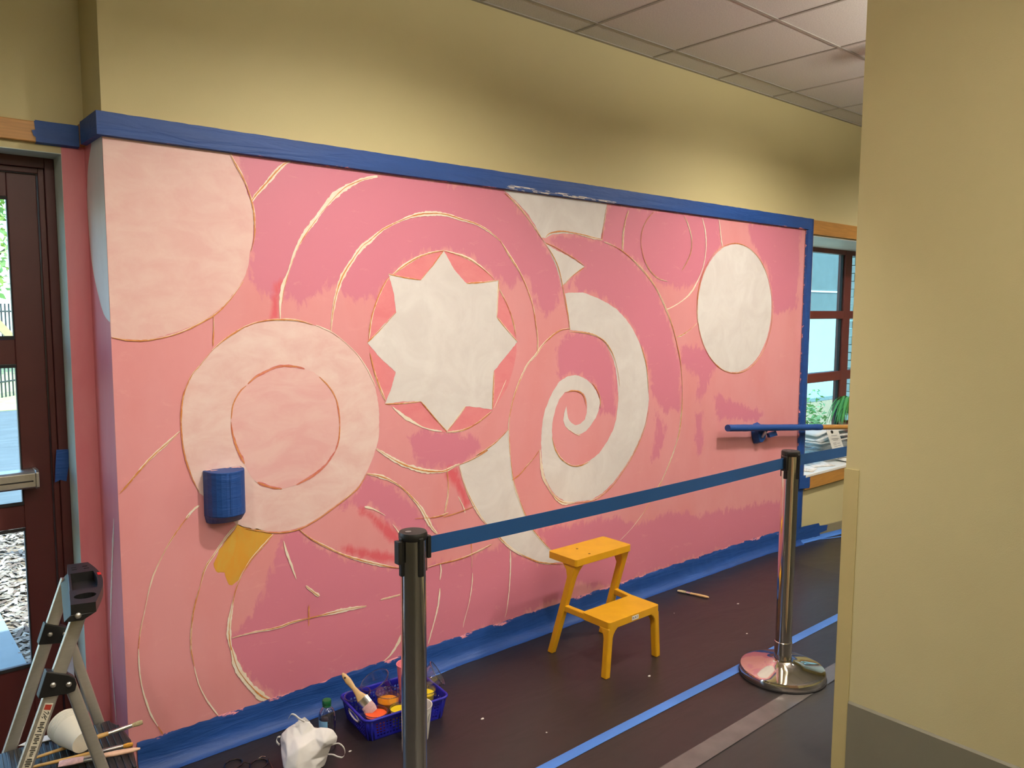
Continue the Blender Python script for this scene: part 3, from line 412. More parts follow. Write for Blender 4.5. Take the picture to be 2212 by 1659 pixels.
# ceiling: grid bars and lay-in tiles, 0.61 m module, first row a 0.17 m cut strip along the wall
ceil = MB(); ceil.box(-6, -6, 3.25, 6.5, .3, 3.27); ceil = struct(ceil.build('ceiling', m_gridbar))
T = .61
ys = [-.0015] + [-.171-T*k for k in range(0, 10)]
tm = {}
for r in range(len(ys)-1):
    y1, y0 = ys[r], ys[r+1]
    if y0 < -6: y0 = -5.999
    for k in range(-9, 11):
        x0 = k*T; x1 = x0+T
        key = round(y1-y0, 3)
        if key not in tm:
            mb = MB(); g = .0085; hh = (y1-y0)
            mb.box(g, -hh+g, 0, T-g, -g, .018); me = mb.mesh('ceiling_tile'); me.materials.append(m_tile); tm[key] = me
        o = bpy.data.objects.new('ceiling_tile', tm[key]); COL.objects.link(o); o.location = (x0, y1, H_CEIL+.004); o.parent = ceil
for r in range(1, len(ys)):
    mb = MB(); mb.box(-6, ys[r]-.0075, H_CEIL, 6.5, ys[r]+.0075, H_CEIL+.004); mb.box(-6, ys[r]-.0015, H_CEIL+.004, 6.5, ys[r]+.0015, H_CEIL+.03)
    o = mb.build('grid_bar', m_gridbar, ceil)
for k in range(-9, 11):
    mb = MB(); mb.box(k*T-.0075, -6, H_CEIL+.0005, k*T+.0075, -.001, H_CEIL+.004); mb.box(k*T-.0015, -6, H_CEIL+.004, k*T+.0015, -.001, H_CEIL+.03)
    o = mb.build('grid_bar', m_gridbar, ceil)
mb = MB(); mb.box(-6, -.02, H_CEIL-.0005, 6.5, -.0005, H_CEIL+.004); mb.build('edge_angle', m_gridbar, ceil)
mb = MB(); mb.box(-6, YD-.02, H_CEIL, XL, YD, H_CEIL+.02); mb.build('edge_angle', m_gridbar, ceil)
mb = MB(); mb.box(-6, 0, H_CEIL+.004, XL, YD, H_CEIL+.02); mb.build('ceiling_tile', m_tile, ceil)

# lamps: spotlights along the mural; drum lamps and panels added as unseen fill
def emis(name, c, s):
    t = NT(name); t.color((.9, .9, .9)); t.p.inputs['Emission Color'].default_value = (*c, 1); t.p.inputs['Emission Strength'].default_value = s
    n = t.noise(5, t.coord()); t.link(t.ramp(n, 0, 1, tuple(x*.97 for x in c), c), t.p.inputs['Emission Color'])
    return t.m
m_lens = emis('lamp_lens', (1, .9, .76), 6)
def fill_disc_lamp(x, y, w, upw, lab):
    """unseen drum added below the ceiling as fill: shines mostly up on to the tiles"""
    t = empty('fill_drum_lamp', (x, y, H_CEIL), lab, 'ceiling lamp', 'unseen drum lamps added to brighten the ceiling')
    z = H_CEIL-.46
    MB().lathe([(.16, 0), (.165, 0), (.165, .06), (.16, .06), (.16, 0)], (x, y, z), 36, closed=True).build('shade', m_white, t, True)
    MB().lathe([(.159, 0), (.159, .002)], (x, y, z+.004), 36).build('diffuser', m_lens, t)
    MB().lathe([(.012, .05), (.012, .45), (.05, .452), (.05, .459)], (x, y, z), 16).build('stem', m_gridbar, t, True)
    attach(fill_lamp(x, y, .30, .30, w, WARM, 180, 'DISK', z=z-.002), t)
    attach(fill_lamp(x, y, .30, .30, upw, WARM, 180, 'DISK', z=z+.064, up=True), t)  # strong unseen uplight, added to brighten the ceiling tiles
def panel(x, y, w, lab):  # unseen panel added to fill the hall and lower wall with light
    t = empty('fill_light_panel', (x, y, H_CEIL), lab, 'ceiling lamp', 'unseen fill panels added to the hall ceiling')
    b = MB(); 
    for a in ((-.3, -.3, .3, -.28), (-.3, .28, .3, .3), (-.3, -.28, -.28, .28), (.28, -.28, .3, .28)): b.box(x+a[0], y+a[1], H_CEIL-.008, x+a[2], y+a[3], H_CEIL-.001)
    b.build('frame', m_gridbar, t)
    MB().box(x-.28, y-.28, H_CEIL-.005, x+.28, y+.28, H_CEIL-.002).build('diffuser', m_lens, t)
    o = fill_lamp(x, y, .55, .55, w, WARM, 170); attach(o, t)
def washer(x, y, w, lab):
    """surface-mounted spotlight head aimed at the painted wall"""
    t = empty('wall_wash_spotlight', (x, y, H_CEIL), lab, 'ceiling lamp', 'spotlights aimed at the mural')
    a = math.radians(27); ax = Vector((0, math.sin(a), -math.cos(a))); c = Vector((x, y, H_CEIL-.10))
    MB().lathe([(.05, 0), (.05, -.012), (.012, -.014), (.012, -.08)], (x, y, H_CEIL-.0005), 20).build('mount', m_gridbar, t, True)
    MB().lathe([(.05, -.06), (.062, -.04), (.062, .075), (.056, .075), (.056, .05)], c, 28, axis=ax, closed=True).build('head', m_gridbar, t, True)
    MB().lathe([(.055, .05), (.055, .052)], c, 28, axis=ax).build('lens', m_lens, t)
    l = bpy.data.lights.new('spot_light', 'SPOT'); l.energy = w; l.color = WARM; l.spot_size = math.radians(126); l.spot_blend = 1.0; l.shadow_soft_size = .06
    o = bpy.data.objects.new('spot_light', l); COL.objects.link(o); o.location = c+ax*.085; o.rotation_euler = (a, 0, 0); attach(o, t)
washer(-1.2, -1.5, 146, 'white spotlight head aimed at the star end of the mural')
washer(1.35, -1.5, 148, 'white spotlight head aimed at the handrail end of the mural')
washer(3.6, -1.5, 120, 'white spotlight head over the ramp by the window')
washer(-3.2, -1.7, 62, 'white spotlight head added above the entrance doors to brighten the left end')  # extra head added to brighten the door wall and left mural end
fill_disc_lamp(1.3, -2.5, 3, 165, 'unseen drum lamp added behind the wall end to brighten the ceiling')
fill_disc_lamp(-2.0, -2.3, 3, 70, 'unseen drum lamp added near the camera to brighten the ceiling')
panel(-.8, -3.9, 28, 'unseen square fill panel added over the hall facing the mural')
panel(-2.2, -5.2, 22, 'unseen square fill panel added at the back of the hall')
panel(3.4, -3.7, 30, 'unseen square fill panel added beyond the wall end')
# ------------------------------------------------------------------ the mural
mural = empty('mural', (-.0, -.001, 0), 'unfinished pink mural of star, rings, circles and spiral painted on the wall', 'mural')
def sdf(polys, X, Z):
    best = np.full(X.shape, -9.0)
    for p in polys:
        d2 = np.full(X.shape, 1e9); ins = np.zeros(X.shape, bool); n = len(p)
        for i in range(n):
            (ax, az), (bx, bz) = p[i], p[(i+1) % n]; ex, ez = bx-ax, bz-az; L = ex*ex+ez*ez+1e-12
            t = np.clip(((X-ax)*ex+(Z-az)*ez)/L, 0, 1)
            d2 = np.minimum(d2, (X-ax-t*ex)**2+(Z-az-t*ez)**2)
            c = ((az > Z) != (bz > Z)) & (X < (bx-ax)*(Z-az)/(bz-az+1e-15)+ax); ins ^= c
        best = np.maximum(best, np.where(ins, 1, -1)*np.sqrt(d2))
    return best
MX0, MX1, MZ0, MZ1 = XL-.0008, 2.35, .03, 2.268
gx = np.arange(MX0, MX1+.006, .0125); gz = np.linspace(MZ0, MZ1, 180); gx[-1] = MX1
X, Z = np.meshgrid(gx, gz); nxm, nzm = len(gx), len(gz)
me = bpy.data.meshes.new('base_coat')
vv = np.stack([X.ravel(), np.full(X.size, -.001), Z.ravel()], 1)
idx = np.arange(X.size).reshape(nzm, nxm)
ff = np.stack([idx[:-1, :-1].ravel(), idx[:-1, 1:].ravel(), idx[1:, 1:].ravel(), idx[1:, :-1].ravel()], 1)
me.from_pydata(vv.tolist(), [], ff.tolist())
for nm, polys in (('dark', DARK), ('red', RED_P)):
    a = me.attributes.new(nm, 'FLOAT', 'POINT'); a.data.foreach_set('value', sdf(polys, X, Z).ravel().astype(np.float32))
me.materials.append(m_mural)
o = bpy.data.objects.new('base_coat', me); COL.objects.link(o); attach(o, mural)
m_pinkplain = paint('pink_side_paint', '#e08c92', '#dd8189', 9, (1, 1, .3))
b = MB(); b.face([(0, MZ0), (YD, MZ0), (YD, MZ1), (0, MZ1)], lambda y, z: (XL-.0009, y-.0005, z)); tag(b.build('side_coat', m_pinkplain, mural, fix=False), 'pink paint on the wall return')
b = MB(); b.face([(-2.2855, MZ0), (XL, MZ0), (XL, MZ1), (-2.2855, MZ1)], lambda x, z: (x+nz(0, z, 9)*0, YD-.0009, z)); tag(b.build('side_coat', m_pinkplain, mural, fix=False), 'pink paint strip beside the door')
def clipw(pts): return [(min(max(x, XL-.0008), MX1-.003), min(max(z, MZ0), MZ1-.001)) for x, z in pts]
def shape(name, key_pts, mat, y, label, smooth=True, amp=.003, o=0):
    p = catmull(key_pts, .012, True) if smooth else linear(key_pts, .012)
    p = clipw(rag(p, amp, 55, o))
    b = MB(); b.face(p, lambda x, z: (x, y, z)); ob = b.build(name, mat, mural, fix=False); tag(ob, label); return ob
cc = SHAPES['corner_circle']; cpts = catmull(cc, .012)
cpts = rag(cpts, .003) + [(XL-.0008, 1.645), (XL-.0008, MZ1)]
b = MB(); b.face(clipw(cpts), lambda x, z: (x, -.0016, z)); tag(b.build('painted_circle', m_pale, mural, fix=False), 'pale pink circle cut by the wall corner')
shape('painted_ring', SHAPES['ring'], m_ring, -.0016, 'pale blush ring')
shape('painted_disc', SHAPES['ring_center'], m_ringc, -.0021, 'pinker disc inside the blush ring')
shape('painted_disc', SHAPES['star_disc'], m_disc, -.0016, 'coral pink disc behind the star')
shape('painted_star', SHAPES['star'], m_whitep, -.0024, 'white eight-pointed star', False, .003)
shape('painted_patch', SHAPES['top_white'], m_whitep, -.0018, 'white shape at the top edge', False)
shape('painted_triangle', SHAPES['triangle'], m_whitep, -.0018, 'white spike beside the spiral', False)
shape('painted_spiral', SHAPES['spiral'], m_whitep, -.0018, 'white spiral', False, .003)
shape('painted_crescent', SHAPES['crescent'], m_whitep, -.0018, 'white crescent below the spiral', False)
shape('painted_circle', SHAPES['oval'], m_whitep, -.0018, 'white circle near the window end', True, .003)
shape('painted_patch', SHAPES['yellow'], m_ochre, -.0016, 'ochre yellow patch under the dispenser', True, .008)
b = MB(); rr = catmull(RET, .012); b.face([(0, MZ1)] + [(0, 1.645)] + [(max(0, y), z) for y, z in rr[::-1]] + [(RET[0][0], MZ1)], lambda y, z: (XL-.0014, y-.0005, z))
tag(b.build('painted_circle', m_ret_white, mural, fix=False), 'white part of the circle on the wall return')

def ribbon(b, pts, w, y, o=0, ragged=.35, taper=True, off=0, fn=None):
    p = catmull(pts, .008); n = len(p)
    if n < 3: return
    vs = []; fs = []
    for i, (x, z) in enumerate(p):
        q0, q1 = p[max(i-1, 0)], p[min(i+1, n-1)]; dx, dz = q1[0]-q0[0], q1[1]-q0[1]; L = math.hypot(dx, dz) or 1
        nx_, nz_ = -dz/L, dx/L
        t = i/(n-1); k = min(1, .35+4*min(t, 1-t)) if taper else 1
        ww = w*k*(.75+.9*nz(x, z, 7, o+5))
        l = ww/2*(1+ragged*nz(x, z, 70, o)*1.6)+off; r = ww/2*(1+ragged*nz(x, z, 70, o+17)*1.6)-off
        vs += [(x+nx_*l, z+nz_*l), (x-nx_*r, z-nz_*r)]
    fn = fn or (lambda x, z: (min(max(x, XL-.0008), MX1), y, min(z, MZ1)))
    b.add([fn(*v) for v in vs], [(2*i, 2*i+1, 2*i+3, 2*i+2) for i in range(n-1)])
k = 0
for pts, w, orange in LINES:
    k += 1
    if orange != 2:
        b = MB(); ribbon(b, pts, w*.68, -.0028-.00001*k, k*3.1, .3); b.build('outline_stroke', m_cream, mural, fix=False)
    if orange:
        b = MB(); ribbon(b, pts, .0048 if orange == 1 else .004, -.0040-.00001*k, k*7.7, .5, True, off=(.25*w*nz(k, 3, 2.3) if orange == 1 else 0)); b.build('sketch_line', m_orange, mural, fix=False)
for pts, w in RINGLINES:
    k += 1
    b = MB(); ribbon(b, pts, w*1.1, -.0028, k*2.3); b.build('outline_stroke', m_rose, mural, fix=False)
    b = MB(); ribbon(b, pts, .005, -.0036, k*1.3); b.build('sketch_line', m_orange, mural, fix=False)
b = MB(); ribbon(b, RETLINE, .016, 0, 3, fn=lambda y, z: (XL-.0016, y, z)); b.build('outline_stroke', m_cream, mural, fix=False)
b = MB(); ribbon(b, [(z, z2) for z, z2 in RET], .006, 0, 9, fn=lambda y, z: (XL-.0018, max(y, 0), z)); b.build('sketch_line', m_cream, mural, fix=False)

# ------------------------------------------------------------------ wood trims and tape
b = MB(); b.box(-6, YD-.02, 2.262, XL-.02, YD, 2.332); struct(b.build('trim_2', m_wood, bevel=.003))
b = MB(); b.box(XL-.02, -.02, 2.270, XR, 0, 2.342); b.box(XL-.02, 0, 2.270, XL, YD, 2.342); struct(b.build('trim_3', m_wood))
b = MB(); b.box(2.346, -.018, .40, XR, 0, 2.270); struct(b.build('trim_4', m_wood))
b = MB(); b.box(XR, -.02, 2.24, 5.5, 0, 2.340); struct(b.build('trim_5', m_wood, bevel=.002))
b = MB(); b.box(XR-.0, -.032, .378, 5.5, 0, .470); struct(b.build('trim_6', m_wood, bevel=.002))
b = MB(); b.box(XR, -.036, .470, 5.4, .5, .490); ws = struct(b.build('window_sill', m_white, bevel=.003))
b = MB(); b.box(XR, .001, 2.229, 5.4, .5, 2.2352); b.box(XR-.001, .001, .49, XR+.006, .5, 2.229); b.box(5.394, .001, .49, 5.401, .5, 2.229); struct(b.build('trim_7', m_white))
b = MB(); b.box(XR, -.0125, -.35, 5.5, -.0005, .1)
for i in range(8): b.v[i] = (b.v[i][0], b.v[i][1], b.v[i][2]+zf(b.v[i][0])) if b.v[i][2] > 0 else b.v[i]
struct(b.build('baseboard_back', m_base, bevel=.002))

def tape_strip(name, xs, prof, mat, label, zoff=None, smear=None, wob=.002, group=None, ragtop=0, ragbot=0, mapf=None):
    """strip along x; prof = list of (y, z) across; wrinkled a little; optional smear attribute per profile row"""
    vs = []; n = len(prof); at = []
    for x in xs:
        for j, (y, z) in enumerate(prof):
            w = wob*nz(x, z*3, 9, 4)+wob*.6*nz(x, z*6, 30, 8)
            dz = 0
            if j == 0 and ragtop: dz = ragtop*nz(x, 0, 25, 2)
            if j == n-1 and ragbot: dz = ragbot*nz(x, 0, 40, 12)
            p = (x, y-abs(w), z+dz+(zoff(x) if zoff else 0))
            vs.append(mapf(*p) if mapf else p); at.append(smear[j] if smear else 0)
    b = MB(); m = len(xs); b.add(vs, [(i*n+j, i*n+j+1, (i+1)*n+j+1, (i+1)*n+j) for i in range(m-1) for j in range(n-1)])
    o = b.build(name, mat, None, True, 60, fix=False)
    if smear:
        a = o.data.attributes.new('smear', 'FLOAT', 'POINT'); a.data.foreach_set('value', np.array(at, np.float32))
    return tag(o, label, 'tape', group)
rng = lambda a, b_, s: [a+(b_-a)*i/max(1, round((b_-a)/s)) for i in range(max(1, round((b_-a)/s))+1)]
tape_strip('painters_tape', rng(XL-.022, 2.352, .02), [(-.0205, 2.345), (-.0225, 2.33), (-.0225, 2.30), (-.0225, 2.283), (-.0222, 2.268), (-.003, 2.266)], m_tape_p,
           'long dark blue tape run along the top edge of the mural', smear=[0, 0, 0, .1, .48, .5], ragtop=.0015)
tape_strip('painters_tape', rng(0, YD-.024, .02), [(0.0225, 2.345), (.0225, 2.31), (.0225, 2.285), (.0222, 2.268), (.003, 2.266)], m_tape_p,
           'dark blue tape on the short wall return beside the door', smear=[0, 0, .1, .4, .5], mapf=lambda a, y, z: (XL-abs(y), a-.0225, z))
tape_strip('painters_tape', rng(-2.365, XL-.021, .01), [(YD-.0205, 2.336), (YD-.0225, 2.33), (YD-.0225, 2.29), (YD-.0222, 2.263), (YD-.003, 2.258)], m_tape,
           'blue tape end with torn edge on the wood trim above the door', ragtop=.001)
b = MB(); b.face([(-2.362, 2.304), (-2.376, 2.300), (-2.372, 2.283), (-2.366, 2.278), (-2.362, 2.274)], lambda x, z: (x, YD-.0226, z))
b.face([(-2.362, 2.334), (-2.368, 2.332), (-2.366, 2.306), (-2.362, 2.302)], lambda x, z: (x, YD-.0226, z)); tag(b.build('tape_scrap', m_tape, fix=False), 'torn tape tail at the end of door trim tape', 'tape')
tape_strip('painters_tape', rng(.10, 2.345, .02), [(-.004, 2.338), (-.0205, 2.344), (-.0205, 2.38), (-.0205, 2.412), (-.006, 2.422)], m_tape_p,
           'vertical blue tape on the window casing at the right mural edge', smear=[.62, .30, 0, 0, 0], mapf=lambda a, y, z: (z, y, a))
tape_strip('painters_tape', rng(-.02, .41, .02), [(-.003, 2.345), (-.005, 2.36), (-.005, 2.42)], m_tape_p,
           'lower blue tape piece on the wall below the window casing', smear=[.62, .4, 0], mapf=lambda a, y, z: (z, y, a))
b = MB(); b.prism([(2.332, .40), (2.478, .386), (2.486, .40), (2.484, .468), (2.43, .49), (2.336, .49)], lambda x, z: (x, -.0345, z), lambda x, z: (x, -.0335, z))
tag(b.build('tape_patch', m_tape), 'square blue tape patch on the corner of window sill', 'tape')
b = MB(); b.prism([(2.32, .10), (2.46, .094), (2.681, .080), (2.697, .057), (2.819, .042), (2.808, .002), (2.701, .000), (2.704, -.030), (2.32, -.012)], lambda x, z: (x, -.0150, z), lambda x, z: (x, -.0135, z))
tag(b.build('tape_patch', m_tape), 'ragged blue tape patch on the grey base under window', 'tape')
tape_strip('painters_tape', rng(-2.185, 2.42, .02), [(-.0032, .126), (-.0055, .118), (-.006, .10), (-.006, .075), (-.007, .052), (-.011, .036), (-.022, .017), (-.034, .006), (-.050, .003)], m_tape_p,
           'wide blue masking tape along the floor edge of the mural', zoff=zf, smear=[.60, .50, .34, .20, .1, 0, 0, 0, 0], ragtop=.006, wob=.006)
tape_strip('painters_tape', rng(2.40, 3.6, .03), [(-.0135, .035), (-.016, .012), (-.024, .005), (-.034, .004)], m_tape_f, 'thin bright blue tape at the foot of the grey base', zoff=zf, ragbot=0)
b = MB(); b.add([(2.66, -.04, zf(2.66)+.004), (2.72, -.034, zf(2.72)+.004), (3.45, -.16, zf(3.45)+.004), (3.45, -.185, zf(3.45)+.004)], [(0, 3, 2, 1)])
tag(b.build('tape_strip', m_tape_f, fix=False), 'pale blue tape strip angling across the ramp floor', 'tape')
def floor_tape(x0, x1, y0, y1, y2, y3, mat, label, wob=.002):
    b = MB(); xs = rng(x0, x1, .05); vs = []
    for x in xs:
        t = (x-x0)/(x1-x0); w = wob*nz(x, 0, 3, 5)
        vs += [(x, y0+(y2-y0)*t+w, zf(x)+.0032), (x, y1+(y3-y1)*t+w, zf(x)+.0032)]
    b.add(vs, [(2*i, 2*i+2, 2*i+3, 2*i+1) for i in range(len(xs)-1)]); return tag(b.build('floor_tape', mat, fix=False), label, 'tape')
floor_tape(-1.6, 1.9, -.950, -.903, -.943, -.893, m_tape_f, 'long bright blue tape line across the dark floor paper')
floor_tape(-1.6, 1.9, -1.300, -1.208, -1.258, -1.180, m_tape_clear, 'wide clear tape line along the edge of floor paper')
floor_tape(-.93, -.785, -.062, -.040, -.052, -.030, m_tape_f, 'short bright blue tape piece on the floor behind the basket')
b = MB(); b.prism([(-2.326, 1.166), (-2.286, 1.163), (-2.288, 1.10), (-2.298, 1.042), (-2.318, 1.050), (-2.336, 1.043), (-2.333, 1.09)], lambda x, z: (x, .3675, z), lambda x, z: (x, .369, z))
tag(b.build('tape_patch', m_tape), 'small blue tape piece stuck on the red door frame', 'tape')

# ------------------------------------------------------------------ entrance door
b = MB(); b.box(-2.318, .37, 0, -2.2865, .47, 2.233); b.box(-2.337, .385, 0, -2.318, .47, 2.214)
b.box(-4.399, .37, 0, -4.36, .47, 2.233); b.box(-4.36, .37, 2.196, -2.318, .47, 2.233); b.box(-4.36, .385, 2.178, -2.337, .47, 2.196)
struct(b.build('trim_8', m_red_metal, bevel=.002))
d = empty('door_1', (-2.83, .43, 0)); struct(d)
DX0, DX1 = -3.328, -2.3395
b = MB(); b.box(-2.434, .405, .008, DX1, .45, 2.176); b.build('stile', m_red_metal, d, bevel=.003)
b = MB(); b.box(DX0, .405, .008, -3.232, .45, 2.176); b.build('stile', m_red_metal, d, bevel=.003)
LITES = [(.345, .880), (.967, 1.488), (1.580, 2.090)]
for z0, z1 in ((.008, .345), (.880, .967), (1.488, 1.580), (2.090, 2.176)):
    b = MB(); b.box(-3.232, .406, z0, -2.434, .449, z1); b.build('rail', m_red_metal, d, bevel=.002)
for z0, z1 in LITES:
    b = MB(); w = .012
    b.box(-3.232, .4, z0, -2.434, .406, z0+w); b.box(-3.232, .4, z1-w, -2.434, .406, z1); b.box(-3.232, .4, z0+w, -3.232+w, .406, z1-w); b.box(-2.434-w*.3, .4, z0+w, -2.434, .406, z1-w)
    b.build('glazing_bead', m_rubber, d)
    b = MB(); b.box(-3.232, .424, z0, -2.434, .428, z1); b.build('pane', m_pane, d)
b = MB(); b.prism([(.335, 1.043), (.335, 1.092), (.345, 1.100), (.404, 1.100), (.404, 1.036), (.345, 1.036)], lambda y, z: (-3.2, y, z), lambda y, z: (-2.402, y, z))
pb = tag(b.build('push_bar', m_alu2, d, bevel=.002), 'brushed metal push bar')
b = MB(); b.box(-3.19, .3338, 1.062, -2.41, .3352, 1.067); b.build('groove', m_black, pb)
b = MB(); b.prism([(.332, 1.040), (.332, 1.094), (.344, 1.103), (.404, 1.103), (.404, 1.033), (.344, 1.033)], lambda y, z: (-2.402, y, z), lambda y, z: (-2.391, y, z)); b.build('end_cap', m_alu, pb, bevel=.002)

d2 = copy_tree(d); d2.name = 'added_door'; d2.location.x -= 1.012  # unseen second glazed leaf, added to let in more daylight

# ------------------------------------------------------------------ window
w1 = empty('window_1', (3.9, .53, .49)); struct(w1)
for x0, x1 in ((2.427, 2.5), (3.95, 4.07), (5.32, 5.393)):
    b = MB(); b.box(x0, .5, .49, x1, .57, 2.229); b.build('stile', m_red_frame, w1, bevel=.003)
HZ = [(.49, .532), (1.07, 1.152), (1.622, 1.692), (2.19, 2.229)]
for x0, x1 in ((2.5, 3.95), (4.07, 5.32)):
    for z0, z1 in HZ: b = MB(); b.box(x0, .502, z0, x1, .568, z1); b.build('rail', m_red_frame, w1, bevel=.003)
    for i in range(3):
        b = MB(); b.box(x0, .535, HZ[i][1], x1, .54, HZ[i+1][0]); b.build('pane', m_pane_c, w1)
        b = MB(); b.box(x1-.022, .515, HZ[i][1], x1, .5345, HZ[i+1][0]); b.build('glazing_bead', m_rubber, w1)

# ------------------------------------------------------------------ outside
def ground(name, x0, y0, x1, y1, z, mat): 
    b = MB(); b.box(x0, y0, z-.1, x1, y1, z); return struct(b.build(name, mat))
m_conc = simple('concrete', '#7f8484', .85, var=.1, scale=4, bump=.2, bscale=60)
m_asph = simple('asphalt', '#4f5659', .85, var=.22, scale=5, stretch=(.5, 2.5, 1), bump=.3, bscale=120)
m_soil = simple('mulch_bed', '#7d6550', .9, var=.3, scale=30)
m_grass = simple('dry_grass', '#9a9a62', .9, var=.3, scale=12)
ground('path', -5, .62, -2.31, 4.7, -.05, m_conc)
ground('planting_bed', -2.31, .62, 14, 4.7, -.07, m_soil)
ground('road', -14, 4.7, 14, 12.6, -.06, m_asph)
ground('verge', -14, 12.6, 24, 40, -.05, m_grass)
m_chip = NT('wood_chips'); oi = m_chip.node('ShaderNodeNewGeometry')
m_chip.color(m_chip.ramp(oi.outputs['Random Per Island'], 0, 1, lin('#60483b'), lin('#a89786'))); m_chip.set(.85); m_chip = m_chip.m
b = MB(); rnd = random.Random(3)
for i in range(5200):
    x, y, z = rnd.uniform(-2.31, -1.2), rnd.uniform(.7, 4.65), -.07+rnd.uniform(.0, .02)
    a = rnd.uniform(0, math.pi); L, W_ = rnd.uniform(.015, .05), rnd.uniform(.006, .014); tz = rnd.uniform(-.3, .3)
    dx, dy = math.cos(a)*L, math.sin(a)*L; ex, ey = -math.sin(a)*W_, math.cos(a)*W_
    b.add([(x-dx-ex, y-dy-ey, z), (x+dx-ex, y+dy-ey, z+tz*L), (x+dx+ex, y+dy+ey, z+tz*L+.004), (x-dx+ex, y-dy+ey, z+.004)], [(0, 1, 2, 3)])
tag(b.build('wood_chip_mulch', m_chip, fix=False), 'scattered wood chip mulch beside the concrete path outside', 'mulch', kind='stuff')

def leaf_mat(name, a, c_):
    t = NT(name); g = t.node('ShaderNodeNewGeometry'); t.color(t.ramp(g.outputs['Random Per Island'], 0, 1, lin(a), lin(c_))); t.set(.6)
    t.p.inputs['Transmission Weight'].default_value = 0; return t.m
m_leaf = leaf_mat('green_leaves', '#4e8a3c', '#c3d67a'); m_bark = simple('bark', '#5c4b3b', .9, var=.3, scale=20)
m_leaf2 = leaf_mat('shrub_leaves', '#7fae62', '#d3dd92'); m_leaf3 = leaf_mat('houseplant_leaves', '#24602a', '#68ad48')
def leaves(b, c, rad, n, size, rnd, flat=.8):
    for i in range(n):
        while True:
            p = Vector((rnd.uniform(-1, 1), rnd.uniform(-1, 1), rnd.uniform(-1, 1)))
            if .2 < p.length < 1: break
        p = Vector((c[0]+p.x*rad[0], c[1]+p.y*rad[1], c[2]+p.z*rad[2]))
        d = Vector((rnd.gauss(0, 1), rnd.gauss(0, 1), rnd.gauss(0, flat))).normalized(); e = d.cross(Vector((rnd.gauss(0, 1), rnd.gauss(0, 1), rnd.gauss(0, 1)))).normalized()
        s = size*rnd.uniform(.6, 1.3)
        b.add([p-d*s, p+e*s*.45, p+d*s, p-e*s*.45], [(0, 1, 2, 3)])
def tree(loc, h, rad, n, seed, label):
    rnd = random.Random(seed); t = empty('tree', (*loc, -.05), label, 'tree', 'trees beyond the road')
    b = MB(); b.tube([(loc[0], loc[1], -.05), (loc[0]+.1, loc[1], h*.35), (loc[0]+.05, loc[1]+.1, h*.75)], [.16, .12, .05], 8)
    for k in range(7):
        a = k*2.4; q = h*(.35+.05*k); b.tube([(loc[0]+.08, loc[1], q), (loc[0]+math.cos(a)*rad*.6, loc[1]+math.sin(a)*rad*.6, q+h*.18)], [.06, .02], 6)
    b.build('trunk', m_bark, t, True)
    b = MB()
    for k in range(6):
        a = k*1.1+seed; leaves(b, (loc[0]+math.cos(a)*rad*.45, loc[1]+math.sin(a)*rad*.45, h*(.5+.09*k)), (rad*.75, rad*.75, h*.22), n//6, .13, rnd)
    b.build('foliage', m_leaf, t, fix=False)
tree((-.6, 21.3), 6.6, 2.5, 5400, 1, 'leafy green tree nearest the door glass')
tree((-7.5, 20), 6.5, 2.8, 5400, 2, 'taller leafy tree farther behind the fence')
tree((7.5, 24), 6.5, 3.0, 5400, 5, 'broad leafy tree beyond the fence corner')
fn = empty('iron_fence', (-1.8, 12.9, -.05), 'dark iron picket fence beyond the asphalt', 'fence')
m_iron = simple('dark_iron', '#23282c', .5, var=.1)
P0, P1 = Vector((-2.2, 12.9, -.05)), Vector((2.6, 18.6, -.05))
for i in range(64):
    p = P0.lerp(P1, i/63); b = MB(); b.box(p.x-.012, p.y-.012, -.05, p.x+.012, p.y+.012, 1.75); b.build('picket', m_iron, fn, fix=False)
for z in (.25, 1.6): b = MB(); b.bar((P0.x, P0.y, z), (P1.x, P1.y, z), .04, .03, (0, 0, 1)); b.build('rail', m_iron, fn)
b = MB(); b.bar((-2.42, 3.0, 1.96), (-1.95, 3.0, 1.33), .045, .05, (0, 1, 0)); b.bar((-1.95, 3.0, -.06), (-1.95, 3.0, 1.40), .06, .06, (1, 0, 0)); b.bar((-2.42, 3.0, -.05), (-2.42, 3.0, 2.0), .06, .06, (1, 0, 0))
tag(b.build('handrail', simple('pale_timber', '#c9b184', .7, var=.1)), 'pale sloping timber rail standing outside the door', 'handrail')
eb = empty('pale_building', (9, 5.5, -.05), 'pale cyan building wall with dark canopy seen through the window', 'building')
b = MB(); b.box(5.5, 5.0, -.1, 24, 5.4, 1.66); b.build('wall', simple('pale_render', '#a9d6d8', .8, var=.03, scale=3), eb)
m_slate = simple('slate_grey_cladding', '#5d676b', .6, var=.12, scale=5)
b = MB(); b.box(5.5, 4.98, 1.66, 24, 5.4, 2.05); b.build('fascia', m_slate, eb)
b = MB(); b.box(5.5, 4.99, 2.08, 24, 5.4, 4.6); b.build('cladding', m_slate, eb)
b = MB(); b.box(5.5, 4.97, 2.05, 24, 5.4, 2.08); b.build('gutter_line', m_cyan_line, eb)
m_pier = simple('white_brick', '#cfcac2', .8, var=.08)
pier = empty('brick_pier', (4.6, .7, -.05), 'white brick pier just outside the window', 'pier')
for i in range(34):
    b = MB(); j = .006*(i % 2); b.box(4.42, .64+j, -.05+i*.075, 4.9, .74, .018+i*.075); b.build('brick', m_pier, pier)
sh = empty('garden_shrub', (5.5, 1.5, -.07), 'yellow-green leafy shrub outside below the window', 'shrub')
b = MB(); leaves(b, (5.18, 1.5, .46), (.26, .22, .26), 230, .04, random.Random(4)); leaves(b, (5.6, 1.6, .66), (.16, .08, .16), 26, .03, random.Random(6)); b.build('foliage', m_leaf2, sh, fix=False)
